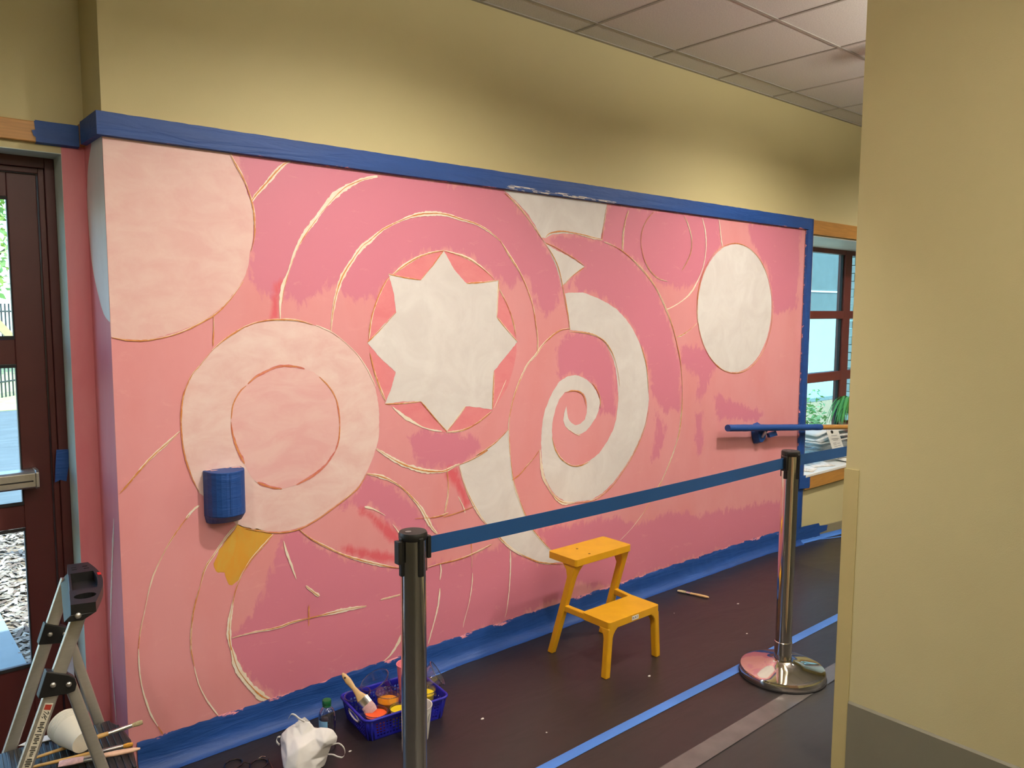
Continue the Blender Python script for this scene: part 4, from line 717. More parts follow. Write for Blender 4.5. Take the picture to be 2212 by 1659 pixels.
b = MB()
for k in range(7): b.tube([(5.2+.03*k-.1, 1.5, -.07), (5.0+.09*k, 1.5+.03*(k-3), .4+.04*(k % 3))], [.012, .006], 6)
b.build('stem', m_bark, sh, True)
b = MB(); rnd = random.Random(2)                                    # white paint dragged over the top tape above the white patch
for k in range(60):
    x = rnd.uniform(-.47, .26); z = 2.268+rnd.uniform(0, .020)*(1-.7*(x+.47)/.73); L_ = rnd.uniform(.02, .10); h = rnd.uniform(.0008, .0028)
    b.add([(x, -.0240-.00002*k, z), (x+L_, -.0240-.00002*k, z+rnd.uniform(-.003, .003)), (x+L_*.9, -.0240-.00002*k, z+h), (x+.004, -.0240-.00002*k, z+h)], [(0, 1, 2, 3)])
tp_o = [o for o in COL.objects if o.get('label') == 'long dark blue tape run along the top edge of the mural'][0]
b.build('paint_smear', m_whitep, tp_o, fix=False)
# ------------------------------------------------------------------ handrail on the mural wall
hr = empty('handrail', (2.1, -.08, .88), 'round wooden handrail half wrapped in blue tape on the mural', 'handrail')
def rz(x): return .950-(x-1.335)*.0905
b = MB(); b.tube([(2.50, -.08, rz(2.50)), (3.6, -.08, rz(3.6))], .0195, 16); b.build('rail', m_wood, hr, True)
b = MB(); path = [(x, -.08, rz(x)) for x in rng(1.34, 2.52, .03)]
b.tube(path, [.0225+.0018*nz(p[0], 0, 14) for p in path], 14); b.build('tape_wrap', m_tape, hr, True)
b = MB(); b.lathe([(.028, 0), (.030, .004), (.030, .012), (.0, .014)], (1.79, -.004, rz(1.79)-.065), 20, axis=(0, -1, 0)); 
b.tube([(1.79, -.01, rz(1.79)-.065), (1.79, -.055, rz(1.79)-.062), (1.79, -.08, rz(1.79)-.022)], .011, 10)
b.build('bracket_core', m_alu, hr, True)
b = MB(); x0, z0 = 1.79, rz(1.79)
pl = [(x0-.062, z0-.03), (x0-.05, z0-.075), (x0-.03, z0-.115), (x0+.02, z0-.122), (x0+.055, z0-.10), (x0+.075, z0-.065), (x0+.07, z0-.02), (x0+.01, z0+.03), (x0-.045, z0+.022)]
b.prism(pl, lambda x, z: (x, -.004, z), lambda x, z: (x0+(x-x0)*.72, -.050, z0-.05+(z-z0+.05)*.75)); b.build('bracket_wrap', m_tape, hr, bevel=.004)
b = MB(); b.prism([(x0+.05, z0-.045), (x0+.14, z0-.035), (x0+.165, z0-.07), (x0+.07, z0-.075)], lambda x, z: (x, -.07, z), lambda x, z: (x, -.050, z-.003)); b.build('tape_flap', m_tape, hr)

# ------------------------------------------------------------------ taped dispenser
dp = empty('wall_dispenser', (-1.845, -.05, .9), 'small wall dispenser wrapped in blue painter tape below the blush ring', 'dispenser')
pts = []
for i in range(13):
    t = math.pi*i/12; pts.append((-1.846-.072*math.cos(t), -.012-.088*math.sin(t)**.8))
pts = [(-1.918, 0)] + pts + [(-1.774, 0)]
b = MB(); b.prism(pts, lambda x, y: (x, y, .925), lambda x, y: (x, y, 1.092)); b.build('body', m_tape, dp, bevel=.004)
b = MB(); b.prism(pts, lambda x, y: (x, y, .9248), lambda x, y: (-1.846+(x+1.846)*.9, y*.55, .893)); b.build('lower_lip', m_tape, dp, bevel=.003)
b = MB(); b.bar((-1.852, -.1005, .935), (-1.852, -.1005, 1.088), .003, .002, (0, 1, 0)); b.build('tape_seam', m_tape, dp)
m_smear = simple('pink_smear', '#efb9b2', .5)
b = MB()
for (x, y, s) in ((-1.90, -.012, .010), (-1.885, -.03, .012), (-1.80, -.02, .016), (-1.786, -.035, .008), (-1.83, -.012, .007)):
    b.face(rag([(x+s*math.cos(k*.7)*1.2, y+s*.6*math.sin(k*.7)) for k in range(9)], .004, 200), lambda x_, y_: (x_, min(y_, -.001), 1.0932))
b.build('paint_smear', m_smear, dp, fix=False)

# ------------------------------------------------------------------ stanchions and belts
def stanchion_parts(t, x, y, zb):
    ht = 1.062
    b = MB(); b.lathe([(.19, 0), (.192, .004), (.192, .030), (.188, .037), (.17, .043), (.10, .056), (.055, .068), (.046, .075), (.0, .075)], (x, y, zb+.004), 64); b.build('base', m_steel, t, True, 35)
    b = MB(); b.lathe([(.196, 0), (.196, .008), (.190, .008)], (x, y, zb+.0005), 48); b.build('rubber_ring', m_rubber, t, True)
    b = MB(); b.lathe([(.0395, .06), (.0395, .165), (.0372, .168), (.0372, ht-.022)], (x, y, zb), 48); b.build('post', m_steel, t, True, 35)
    b = MB(); b.lathe([(.040, ht-.022), (.0415, ht-.018), (.0415, ht-.006), (.039, ht), (.0, ht+.001)], (x, y, zb), 40); cp = b.build('cap', m_black, t, True, 40)
    b = MB(); b.face([(x-.016+.01*math.cos(k*.6), y+.008*math.sin(k*.6)) for k in range(10)], lambda u, v: (u, v, zb+ht+.0016)); b.build('cap_mark', simple('grey_print', '#77716e', .5), cp, fix=False)
    for a in (0, 90, 180, 270):
        ca, sa = math.cos(math.radians(a)), math.sin(math.radians(a)); px, py = -sa, ca
        b = MB(); b.box(-.008, -.008, ht-.125, .008, .006, ht-.012)
        b.v = [(x+ca*(.0385+q[1])+px*q[0], y+sa*(.0385+q[1])+py*q[0], zb+q[2]) for q in b.v]; b.build('slot', m_black, t, bevel=.003)
def clip(t, x, y, zb, dirx, name='belt_clip'):
    b = MB(); x0 = x+dirx*.044; b.box(min(x0, x0+dirx*.012), y-.012, zb+.975, max(x0, x0+dirx*.012), y+.012, zb+1.042); b.build(name, m_black, t, bevel=.002)
def belt(t, xa, xb, y, za, zb_, sag):
    b = MB(); vs = []; n = 24
    for i in range(n+1):
        k = i/n; x = xa+(xb-xa)*k; z = za+(zb_-za)*k-sag*4*k*(1-k); vs += [(x, y, z-.025), (x, y, z+.025)]
    b.add(vs, [(2*i, 2*i+2, 2*i+3, 2*i+1) for i in range(n)]); b.build('belt', m_belt, t, False, solid=.0015)
SL, SR, S3 = (-1.70, -1.083), (.338, -1.09), (2.75, -1.09)
t = empty('stanchion', (*SL, 0), 'polished steel stanchion post in front of the paint basket, belt stretched right', 'stanchion', 'belt barrier posts')
stanchion_parts(t, *SL, 0); clip(t, *SL, 0, -1); clip(t, *SL, 0, 1); belt(t, SL[0]+.055, SR[0]-.055, -1.087, 1.012, 1.010, .006)
t = empty('stanchion', (*SR, 0), 'polished steel stanchion with round base standing beside the wall end', 'stanchion', 'belt barrier posts')
stanchion_parts(t, *SR, 0); clip(t, *SR, 0, -1); clip(t, *SR, 0, 1); belt(t, SR[0]+.055, S3[0]-.055, -1.09, 1.010, 1.010+zf(S3[0])*.9, .004)
t = empty('stanchion', (*S3, zf(S3[0])), 'polished steel stanchion on the ramp hidden behind the wall end', 'stanchion', 'belt barrier posts')
stanchion_parts(t, *S3, zf(S3[0])); clip(t, *S3, zf(S3[0]), -1)

# ------------------------------------------------------------------ yellow step stool
st = empty('step_stool', (-.12, -.40, 0), 'yellow two-step plastic stool standing on the dark floor paper', 'step stool')
def slab(x0, y0, x1, y1, z0, z1, name, r=.012):
    p = []
    for cx, cy, a in ((x1-r, y1-r, 0), (x0+r, y1-r, 90), (x0+r, y0+r, 180), (x1-r, y0+r, 270)):
        for k in range(5): t_ = math.radians(a+22.5*k); p.append((cx+r*math.cos(t_), cy+r*math.sin(t_)))
    b = MB(); b.prism(p, lambda x, y: (x, y, z0), lambda x, y: (x, y, z1)); return b.build(name, m_yellow_plastic, st, bevel=.004)
top = slab(-.300, -.362, .100, -.168, .466, .500, 'top_step')
low = slab(-.308, -.590, .050, -.412, .228, .262, 'lower_step')
b = MB()
for x, y in ((-.165, -.235), (-.175, -.33)): b.lathe([(.006, 0), (.006, .0012), (0, .0012)], (x, y, .4998), 12)
b.build('dirt_spot', simple('dirt_brown', '#6b4a10', .7), top)
for sx, xt, xb in ((-1, -.277, -.318), (1, .078, .052)):
    # rear leg: from the front edge of the top step, slanting down and back
    b = MB(); prof = []
    N_ = 14
    for i in range(N_+1):
        k = i/N_; z = .470*(1-k); yc = -.335+.118*k; x = xt+(xb-xt)*k
        flare = .055*max(0, 1-k/.16)**2
        prof.append((x, yc, z, .040-.006*k, .034-.004*k, flare))
    vs = []
    for x, y, z, dy, dx, fl in prof:
        ya, yb = y-dy/2, y+dy/2+fl*1.1; xa, xb_ = x-dx/2, x+dx/2
        if sx < 0: xb_ += fl*.55
        else: xa -= fl*.55
        vs += [(xa, ya, z), (xb_, ya, z), (xb_, yb, z), (xa, yb, z)]
    n = len(prof); fs = [(0, 1, 2, 3), tuple((n-1)*4+k for k in (3, 2, 1, 0))]
    for i in range(n-1):
        for k in range(4): fs.append((i*4+k, i*4+(k+1) % 4, (i+1)*4+(k+1) % 4, (i+1)*4+k))
    b.add(vs, fs); b.build('rear_leg', m_yellow_plastic, st, True, 50, bevel=.005)
    # front leg
    xf_t, xf_b = (-.293, -.317) if sx < 0 else (.034, .046)
    vs = []
    for i in range(N_+1):
        k = i/N_; z = .232*(1-k); fl = .035*max(0, 1-k/.22)**2; x = xf_t+(xf_b-xf_t)*k; y = -.572-.006*k; dx = .032-.002*k
        xa, xb_ = x-dx/2, x+dx/2; ya, yb = y-.017, y+.017+fl
        if sx < 0: xb_ += fl
        else: xa -= fl
        vs += [(xa, ya, z), (xb_, ya, z), (xb_, yb, z), (xa, yb, z)]
    n = N_+1; fs = [(0, 1, 2, 3), tuple((n-1)*4+k for k in (3, 2, 1, 0))]
    for i in range(n-1):
        for k in range(4): fs.append((i*4+k, i*4+(k+1) % 4, (i+1)*4+(k+1) % 4, (i+1)*4+k))
    b = MB(); b.add(vs, fs); b.build('front_leg', m_yellow_plastic, st, True, 50, bevel=.005)
    # side arm from the lower step back to the rear leg
    xa = -.296 if sx < 0 else .040
    xm = xt+(xb-xt)*.46
    b = MB(); b.bar((xa, -.43, .245), (xm, -.275, .243), .026, .030, (0, 0, 1)); b.build('side_arm', m_yellow_plastic, st, bevel=.004)
m_stk = simple('sticker_white', '#e9e4d8', .5)
b = MB(); b.box(-.152, -.5912, .235, -.105, -.5904, .255); stk = b.build('sticker', m_stk, low)
b = MB()
for k in range(7): b.box(-.147+k*.005, -.5916, .240+.003*(k % 2), -.1445+k*.005, -.5911, .252-.004*(k % 3))
b.build('sticker_print', m_black, stk)

# ------------------------------------------------------------------ paint brushes
def spindle(b, p0, p1, prof, wide, seg=14):
    """elliptical body of revolution: prof = (t, half width along `wide`, half thickness)"""
    p0, p1 = Vector(p0), Vector(p1); d = (p1-p0).normalized(); w = Vector(wide); w = (w-d*w.dot(d)).normalized(); h = d.cross(w)
    vs = []; n = len(prof)
    for t_, a, c in prof:
        for k in range(seg): q = 2*math.pi*k/seg; vs.append(p0.lerp(p1, t_)+w*(a*math.cos(q))+h*(c*math.sin(q)))
    fs = [(i*seg+k, i*seg+(k+1) % seg, (i+1)*seg+(k+1) % seg, (i+1)*seg+k) for i in range(n-1) for k in range(seg)]
    fs += [tuple(range(seg))[::-1], tuple((n-1)*seg+k for k in range(seg))]
    b.add(vs, fs)
def brush(p0, p1, hp, fp, bp, wide, mats, label, group=None):
    t = empty('paint_brush', p0, label, 'paint brush', group)
    for nm, pr, mt in (('handle', hp, mats[0]), ('ferrule', fp, mats[1]), ('bristles', bp, mats[2])):
        b = MB(); spindle(b, p0, p1, pr, wide); b.build(nm, mt, t, True, 50)
    return t
ZUP = (0, 0, 1)
brush((.887, -.292, .010), (.838, -.104, .010), [(0, .004, .004), (.06, .009, .007), (.3, .009, .008), (.5, .007, .006), (.6, .012, .006)], [(.58, .0125, .0065), (.72, .013, .0065)], [(.71, .012, .006), (.9, .014, .007), (1, .011, .004)],
      (1, 0, 0), (m_handle, m_ferrule, m_bristle), 'small wooden paint brush lying alone on floor paper right of stool')

# ------------------------------------------------------------------ basket with painting cups
bk = empty('plastic_basket', (-1.27, -.27, 0), 'royal blue lattice plastic basket holding paint cups', 'basket')
A, Bq = Vector((-1.430, -.352, 0)), Vector((-1.098, -.385, 0))          # front bottom corners
ex = (Bq-A).normalized(); ey = Vector((-ex.y, ex.x, 0)); Lb, Wb, Hb = .335, .235, .092
C0 = A + ex*Lb/2 + ey*Wb/2
def bkpt(u, v, z):                                                     # local -> world, walls flare outwards
    k = 1+.10*z/Hb; q = C0 + ex*u*k + ey*v*k; return (q.x, q.y, z+.002)
def rrect(hx, hy, r, n=5):
    p = []
    for cx, cy, a in ((hx-r, hy-r, 0), (-hx+r, hy-r, 90), (-hx+r, -hy+r, 180), (hx-r, -hy+r, 270)):
        for k in range(n): t_ = math.radians(a+90*k/(n-1)); p.append((cx+r*math.cos(t_), cy+r*math.sin(t_)))
    return p
b = MB(); b.prism(rrect(Lb/2, Wb/2, .025), lambda u, v: bkpt(u, v, 0), lambda u, v: bkpt(u, v, .003)); b.build('floor_panel', m_basket, bk)
def lattice(face, name):
    """one basket side as a plate with rows of square holes"""
    L = Lb if face in 'fb' else Wb; hx, hy = Lb/2, Wb/2
    def mp(s, z, off):
        if face == 'f': u, v = s, -hy+off
        elif face == 'b': u, v = s, hy-off
        elif face == 'l': u, v = -hx+off, s
        else: u, v = hx-off, s
        return bkpt(u, v, z)
    half = L/2-.012; outer = [(-half, .0), (half, .0), (half, Hb), (-half, Hb)]
    holes = []; n = int((2*half-.03)/.0135); s0 = -(n-1)*.0135/2
    for i in range(n):
        for j in range(5):
            s, z = s0+i*.0135, .016+j*.0125
            if face in 'lr' and abs(s) < .052 and z > .036: continue
            holes.append([(s-.0042, z-.004), (s-.0042, z+.004), (s+.0042, z+.004), (s+.0042, z-.004)])
    if face in 'lr': holes.append([(.042*math.cos(-k*.5236), .062+.013*math.sin(-k*.5236)) for k in range(12)])
    b = MB(); b.prism([outer]+holes, lambda s, z: mp(s, z, 0), lambda s, z: mp(s, z, .0025)); o = b.build(name, m_basket, bk)
    if face in 'lr':
        b = MB(); b.tube([mp(.046*math.cos(k*.5236), .062+.017*math.sin(k*.5236), -.002) for k in range(12)], .0032, 8, closed=True); b.build('handle_rim', m_white_plastic, o, True)
for f in 'fblr': lattice(f, 'side_panel')
b = MB()
for sx_, sy_, a in ((1, 1, 0), (-1, 1, 90), (-1, -1, 180), (1, -1, 270)):
    b = MB(); arc = [(sx_*(Lb/2-.025)+.025*math.cos(math.radians(a+90*k/5)), sy_*(Wb/2-.025)+.025*math.sin(math.radians(a+90*k/5))) for k in range(6)]
    vs = [bkpt(u, v, z) for u, v in arc for z in (0, Hb)]; b.add(vs, [(2*i, 2*i+2, 2*i+3, 2*i+1) for i in range(5)])
    b.build('corner', m_basket, bk, True, fix=False, solid=.0025)
b = MB(); b.tube([bkpt(u, v, Hb) for u, v in rrect(Lb/2+.003, Wb/2+.003, .028)], .0055, 10, closed=True); b.build('rim', m_basket, bk, True)
def bp_(u, v, z=0): q = bkpt(u, v, 0); return Vector((q[0], q[1], .006+z))
def cup(name, c, axis, r0, r1, h, mat, label, group=None, fill=None, square=False, cat='cup', rimr=.002):
    c = Vector(c); ax = Vector(axis).normalized()
    t = empty(name, c, label, cat, group); seg = 32
    b = MB(); b.lathe([(r0*.98, 0), (r0, .002), (r1, h), (r1+rimr, h+.001), (r1+rimr, h+.004), (r1-.0012, h+.003), (r0-.0012, .004), (r0*.9, .004)], c, seg, axis=ax); b.build('wall', mat, t, True, 50)
    if mat is m_clear:
        b = MB(); b.lathe([(r1+.0035, h+.0005), (r1+.0040, h+.0025), (r1+.0020, h+.0048), (r1+.0005, h+.0025), (r1+.0035, h+.0005)], c, seg, axis=ax, closed=True); b.build('rim', m_rim, t, True, 60)
    if fill:
        f, fm = fill; rf = r0+(r1-r0)*f-.002
        b = MB(); b.lathe([(r0-.002, .004), (rf, h*f), (rf*.6, h*f+.001), (0, h*f+.001)], c, seg, axis=ax); b.build('paint', fm, t, True, 50)
    return t
GP = 'clear plastic cups in the blue basket'
m_rim = glass_mat('clear_cup_rim', (.70, .72, .75), 3.0, .08)
cup('deli_cup', bp_(-.030, .005), (.04, -.02, 1), .038, .050, .105, m_clear, 'clear plastic cup half full of orange-yellow paint', GP, (.72, m_gold_paint))
cup('deli_cup', bp_(-.112, -.062), (0, 0, 1), .038, .046, .078, m_clear, 'clear cup of coral orange paint in front corner of basket', GP, (.90, m_or_paint))
cup('deli_cup', bp_(-.015, -.082), (0, 0, 1), .034, .042, .074, m_clear, 'clear cup of bright yellow paint at the front of basket', GP, (.92, m_yel_paint))
cup('deli_cup', bp_(.118, -.040), (.05, 0, 1), .034, .044, .095, m_clear, 'clear cup of yellow paint right of the stanchion', GP, (.86, m_yel_paint))
cup('deli_cup', bp_(.015, .088, .012), (-.45, .10, .9), .044, .062, .130, m_clear, 'large empty clear tub leaning at the back of basket', GP)
cup('deli_cup', bp_(-.120, .052, .004), (-.15, .1, 1), .040, .052, .105, m_clear, 'empty clear cup in the back corner behind the brush', GP)
cup('deli_cup', bp_(.150, .035, .085), (.75, -.45, .55), .036, .054, .075, m_clear, 'empty clear cup tipped over the right end of basket', GP)
cup('plastic_tumbler', bp_(.072, .020), (0, .0, 1), .029, .045, .198, m_pink_paint, 'tall pink cup standing in the basket behind the post', None)
cup('plastic_tumbler', (-1.268, -.452, .003), (0, 0, 1), .040, .055, .135, m_white_plastic, 'white cup with dark paint streaks in front of basket', None)
ws_ = bpy.data.objects[-1] if False else [o for o in COL.objects if o.name.startswith('plastic_tumbler')][-1]
b = MB(); rnd = random.Random(12)
for k in range(30):
    a = rnd.uniform(0, 2*math.pi); z0 = rnd.uniform(.05, .10); z1 = min(.134, z0+rnd.uniform(.02, .06)); a2 = a+rnd.uniform(.05, .3); w = rnd.uniform(.01, .05)
    q = lambda a_, z: (-1.268+math.cos(a_)*(.0412+.0150*z/.135), -.452+math.sin(a_)*(.0412+.0150*z/.135), .003+z)
    b.add([q(a, z0), q(a+w, z0), q(a2+w*1.6, z1), q(a2, z1)], [(0, 1, 2, 3)])
b.build('paint_streak', m_black, ws_, fix=False)
p0 = bp_(-.165, .085, .180); p1 = bp_(-.118, -.045, .070)
br = brush(p0+Vector((-.028, .0, .025)), p1, [(0, .004, .003), (.06, .010, .005), (.2, .0135, .006), (.38, .009, .005), (.52, .013, .006), (.66, .024, .007)], [(.65, .0255, .0075), (.80, .026, .0075)], [(.79, .025, .007), (.9, .027, .009), (1, .022, .004)],
      tuple(rt), (m_handle, m_ferrule, m_bristle_pink), 'wide flat brush with pale wooden handle standing in basket')
b = MB(); hv = (p0+Vector((-.028, 0, .025))).lerp(p1, .10); b.lathe([(.0035, 0), (.0035, .002)], hv - fw*.0062, 12, axis=-fw); b.build('hang_hole', m_black, br)

# ------------------------------------------------------------------ water bottle
wb_ = empty('water_bottle', (-1.575, -.285, 0), 'clear water bottle with green cap and small forest label', 'bottle')
bx_, by_ = -1.575, -.285
b = MB(); b.lathe([(.022, .004), (.030, .002), (.032, .008), (.032, .040), (.0305, .044), (.032, .048), (.032, .130), (.030, .145), (.024, .158), (.0165, .166), (.0135, .170), (.0135, .176)], (bx_, by_, .002), 36); b.build('body', m_pet, wb_, True, 50)
b = MB(); b.lathe([(.0300, .006), (.0300, .062), (0, .062)], (bx_, by_, .003), 30); b.build('water', glass_mat('water', (.78, .82, .88), 1.0), wb_, True)
b = MB(); b.lathe([(.0165, .171), (.0168, .176), (.0165, .180), (.0172, .181), (.0172, .193), (.016, .196), (0, .196)], (bx_, by_, .002), 28); cpo = b.build('cap', m_green, wb_, True, 40)
def on_bottle(a0, a1, z0, z1, r): 
    vs = []; n = 10
    for i in range(n+1):
        a = math.radians(a0+(a1-a0)*i/n); vs += [(bx_+r*math.cos(a), by_+r*math.sin(a), z0), (bx_+r*math.cos(a), by_+r*math.sin(a), z1)]
    b = MB(); b.add(vs, [(2*i, 2*i+2, 2*i+3, 2*i+1) for i in range(n)]); return b
view = math.degrees(math.atan2(-2.94-by_, -2.92-bx_))
lb_ = on_bottle(view-75, view+2, .072, .126, .0325).build('label_sheet', simple('sky_blue_print', '#7fb6dd', .5), wb_, True, fix=False)
b = MB()
for k in range(9):
    a = math.radians(view-70+k*8); zt = .094+.018*abs(math.sin(k*2.1)); da = .07
    q = lambda a_, z: (bx_+.0329*math.cos(a_), by_+.0329*math.sin(a_), z)
    b.add([q(a-da, .072), q(a+da, .072), q(a, zt)], [(0, 1, 2)]); b.add([q(a-da, .072), q(a+da, .072), q(a+da, .088), q(a-da, .088)], [(0, 1, 2, 3)])
b.build('label_trees', m_green, lb_, fix=False)

# ------------------------------------------------------------------ crumpled white fabric mask-bag
S = 1/556.; BC = Vector((-1.70, -.335, 0)); fl_ = Vector((fw.x, fw.y, 0)).normalized()
def bagpt(px, py, v): return BC + rt*((px-640)*S) + Vector((0, 0, max(.0, (1661-py)*S*.93))) - fl_*v
OUT = [(622, 1562), (632, 1553), (645, 1546), (655, 1556), (666, 1572), (678, 1569), (692, 1571), (704, 1577), (712, 1590), (709, 1605), (698, 1614), (692, 1634), (684, 1659), (660, 1661), (625, 1661), (597, 1661), (596, 1640), (594, 1612), (592, 1598), (596, 1585), (610, 1570)]
INN = [(627, 1582, .035), (643, 1580, .03), (612, 1592, .045), (645, 1594, .075), (670, 1585, .03), (690, 1590, .045), (660, 1605, .06), (664, 1622, .065), (674, 1640, .055), (620, 1612, .08), (640, 1625, .095), (615, 1638, .085), (650, 1645, .085), (672, 1652, .06), (605, 1620, .05), (683, 1605, .045), (697, 1600, .03), (630, 1652, .09)]
pts2 = [Vector(p) for p in OUT] + [Vector(p[:2]) for p in INN]; no = len(OUT)
cdt = delaunay_2d_cdt(pts2, [(i, (i+1) % no) for i in range(no)], [list(range(no))], 1, 1e-6)
dep = [0]*no + [p[2] for p in INN]
def dof(i): 
    src = cdt[3][i]; return dep[src[0]] if src else 0
front = [bagpt(p.x, p.y, dof(i)) for i, p in enumerate(cdt[0])]; back = [bagpt(p.x, p.y, -.04 if dof(i) > 0 else 0) for i, p in enumerate(cdt[0])]
nb = len(front); b = MB(); b.add(front+back, [tuple(f) for f in cdt[2]] + [tuple(i+nb for i in f)[::-1] for f in cdt[2]])
bag = empty('cloth_bag', BC, 'crumpled white cloth bag with thin strap loops beside the bottle', 'bag')
bo = b.build('body', m_bag, bag)
cr = bo.data.attributes.new('crease_edge', 'FLOAT', 'EDGE'); cr.data.foreach_set('value', [.45+.4*random.random() for _ in bo.data.edges])
for p_ in bo.data.polygons: p_.use_smooth = True
bo.modifiers.new('sub', 'SUBSURF').levels = 3; bo.modifiers['sub'].render_levels = 3
tx = bpy.data.textures.new('crumple', 'CLOUDS'); tx.noise_scale = .05; md = bo.modifiers.new('crumple', 'DISPLACE'); md.texture = tx; md.strength = .006; md.mid_level = .5
def strap(pts, w, name):
    q = catmull([tuple(bagpt(*p)) for p in pts], .006); b = MB(); vs = []
    for i, p in enumerate(q): vs += [Vector(p)-Vector((0, 0, w/2))-rt*w*.2, Vector(p)+Vector((0, 0, w/2))+rt*w*.2]
    b.add(vs, [(2*i, 2*i+2, 2*i+3, 2*i+1) for i in range(len(q)-1)]); b.build(name, m_bag, bag, True, fix=False, solid=.0015)
strap([(646, 1553, .01), (636, 1545, .015), (626, 1538, .01), (617, 1540, .0), (612, 1549, .0)], .007, 'strap')
strap([(704, 1603, .02), (716, 1600, .02), (726, 1609, .02), (729, 1622, .02), (724, 1632, .02), (714, 1631, .02), (704, 1626, .02), (692, 1629, .01)], .006, 'strap')
strap([(594, 1592, .0), (587, 1594, .0), (586, 1604, .0), (592, 1611, .0)], .008, 'strap')

# ------------------------------------------------------------------ black glasses beside the bag
m_gloss = simple('glossy_black_acetate', '#0e0d0d', .12, var=.1, spec=.9)
gl = empty('sunglasses', (-1.83, -.25, 0), 'black framed glasses lying on the floor left of white bag', 'glasses')
def ring3(c, a, b_, rr, n=28): return [Vector(c)+Vector((1, 0, 0))*(a*math.cos(2*math.pi*k/n))+Vector((0, 1, 0))*(b_*math.sin(2*math.pi*k/n)) for k in range(n)]
gu = Vector((.65, -.76, 0)); gv = Vector((.76, .65, 0))
def gring(cx, cy, a, c_, n=30): return [Vector((cx, cy, .006+.010*(1-math.sin(2*math.pi*k/n))/2))+rt*(a*math.cos(2*math.pi*k/n))+fl_*(c_*math.sin(2*math.pi*k/n)) for k in range(n)]
b = MB(); b.tube(gring(-1.828, -.232, .030, .042), .0030, 8, closed=True); b.build('lens_rim', m_gloss, gl, True)
b = MB(); b.tube(gring(-1.90, -.172, .030, .042), .0030, 8, closed=True); b.build('lens_rim', m_gloss, gl, True)
b = MB(); b.tube([(-1.853, -.214, .014), (-1.866, -.198, .018), (-1.876, -.193, .014)], .0022, 8); b.build('bridge', m_gloss, gl, True)
b = MB(); b.tube([(-1.797, -.238, .010), (-1.787, -.226, .012), (-1.80, -.30, .006), (-1.83, -.36, .005)], .002, 8); b.build('temple_arm', m_gloss, gl, True)
b = MB(); b.tube([(-1.812, -.193, .010), (-1.800, -.192, .012), (-1.789, -.203, .012)], .0016, 8); b.build('hinge', m_steel, gl, True)
CHIP = ['right of the white bag', 'beside the water bottle', 'just right of the blue basket', 'between stool and brush', 'left of the steel stanchion base', 'in front of the lone brush', 'between stanchion post and stool', 'under the yellow stool', 'in front of the yellow stool', 'near the wall far right', 'beyond the clear tape by the stanchion', 'beyond the clear tape nearest the camera']
for i, (x, y) in enumerate([(-1.35, -.62), (-1.52, -.36), (-.98, -.50), (.55, -.30), (.62, -.72), (.95, -.45), (-.85, -.75), (.2, -.45), (-.15, -.70), (1.05, -.70), (.45, -1.42), (-.45, -1.42)]):
    b = MB(); s_ = .004+.002*(i % 3); b.prism(rag([(x+s_*math.cos(k), y+s_*.7*math.sin(k)) for k in range(6)], .003, 400, i), lambda u, v: (u, v, .0018), lambda u, v: (u, v, .0035))
    tag(b.build('paint_chip', m_white_plastic), 'tiny pale paint chip on the floor '+CHIP[i], 'paint chip', 'paint chips on the floor')
# ------------------------------------------------------------------ step ladder with tool tray
ld = empty('step_ladder', (-2.5, -.41, 0), 'aluminium step ladder with black tool tray and wide ribbed platform by the door', 'step ladder')
YN, YF = -.60, -.22
m_alu_n = simple('satin_aluminium_rail', (.56, .53, .46), .40, .75, var=.05, scale=30, stretch=(1, 1, 6))
def rail(p0, p1, w, y, name):
    b = MB(); d = Vector((p1[0]-p0[0], 0, p1[1]-p0[1])).normalized(); n_ = 10; a = Vector((-d.z, 0, d.x))
    sec = []
    for k in range(16):
        q = 2*math.pi*k/16; cx, cy = math.cos(q), math.sin(q)
        sec.append((w/2*math.copysign(abs(cx)**.45, cx), .0115*math.copysign(abs(cy)**.45, cy)))
    vs = [Vector((p[0], y, p[1]))+a*s+Vector((0, t_, 0)) for p in (p0, p1) for s, t_ in sec]
    b.add(vs, [(k, (k+1) % 16, 16+(k+1) % 16, 16+k) for k in range(16)]+[tuple(range(16))[::-1], tuple(range(16, 32))])
    return b.build(name, m_alu_n, ld, True, 60)
fr_n = rail((-2.462, .872), (-2.789, .012), .036, YN, 'front_rail')
fr_f = rail((-2.420, .850), (-2.719, .012), .036, YF, 'front_rail')
rl_n = rail((-2.498, .684), (-2.326, .012), .031, YN, 'rear_leg')
rl_f = rail((-2.432, .690), (-2.268, .012), .031, YF, 'rear_leg')
for x, y in ((-2.789, YN), (-2.719, YF), (-2.326, YN), (-2.268, YF)):
    b = MB(); b.box(x-.024, y-.017, .001, x+.024, y+.017, .03); b.build('rubber_foot', m_rubber, ld, bevel=.004)
def bracket(pl, y0, y1, rivs, ym):
    b = MB(); b.prism(pl, lambda x, z: (x, y0, z), lambda x, z: (x, y1, z)); o = b.build('hinge_bracket', m_black, ld, bevel=.003)
    for x, z in rivs:
        b = MB(); b.lathe([(.0075, 0), (.0065, .003), (.003, .0048), (0, .005)], (x, ym, z), 14, axis=(0, -1, 0)); b.build('rivet', m_alu, o, True, 60)
bracket([(-2.552, .733), (-2.500, .708), (-2.486, .694), (-2.482, .676), (-2.487, .658), (-2.509, .655), (-2.575, .664)], YN-.016, YN+.014, [(-2.539, .691), (-2.502, .681)], YN-.016)
bracket([(-2.489, .727), (-2.438, .704), (-2.420, .692), (-2.416, .672), (-2.424, .655), (-2.445, .652), (-2.510, .665)], YF-.016, YF+.014, [(-2.477, .690), (-2.437, .680)], YF-.016)
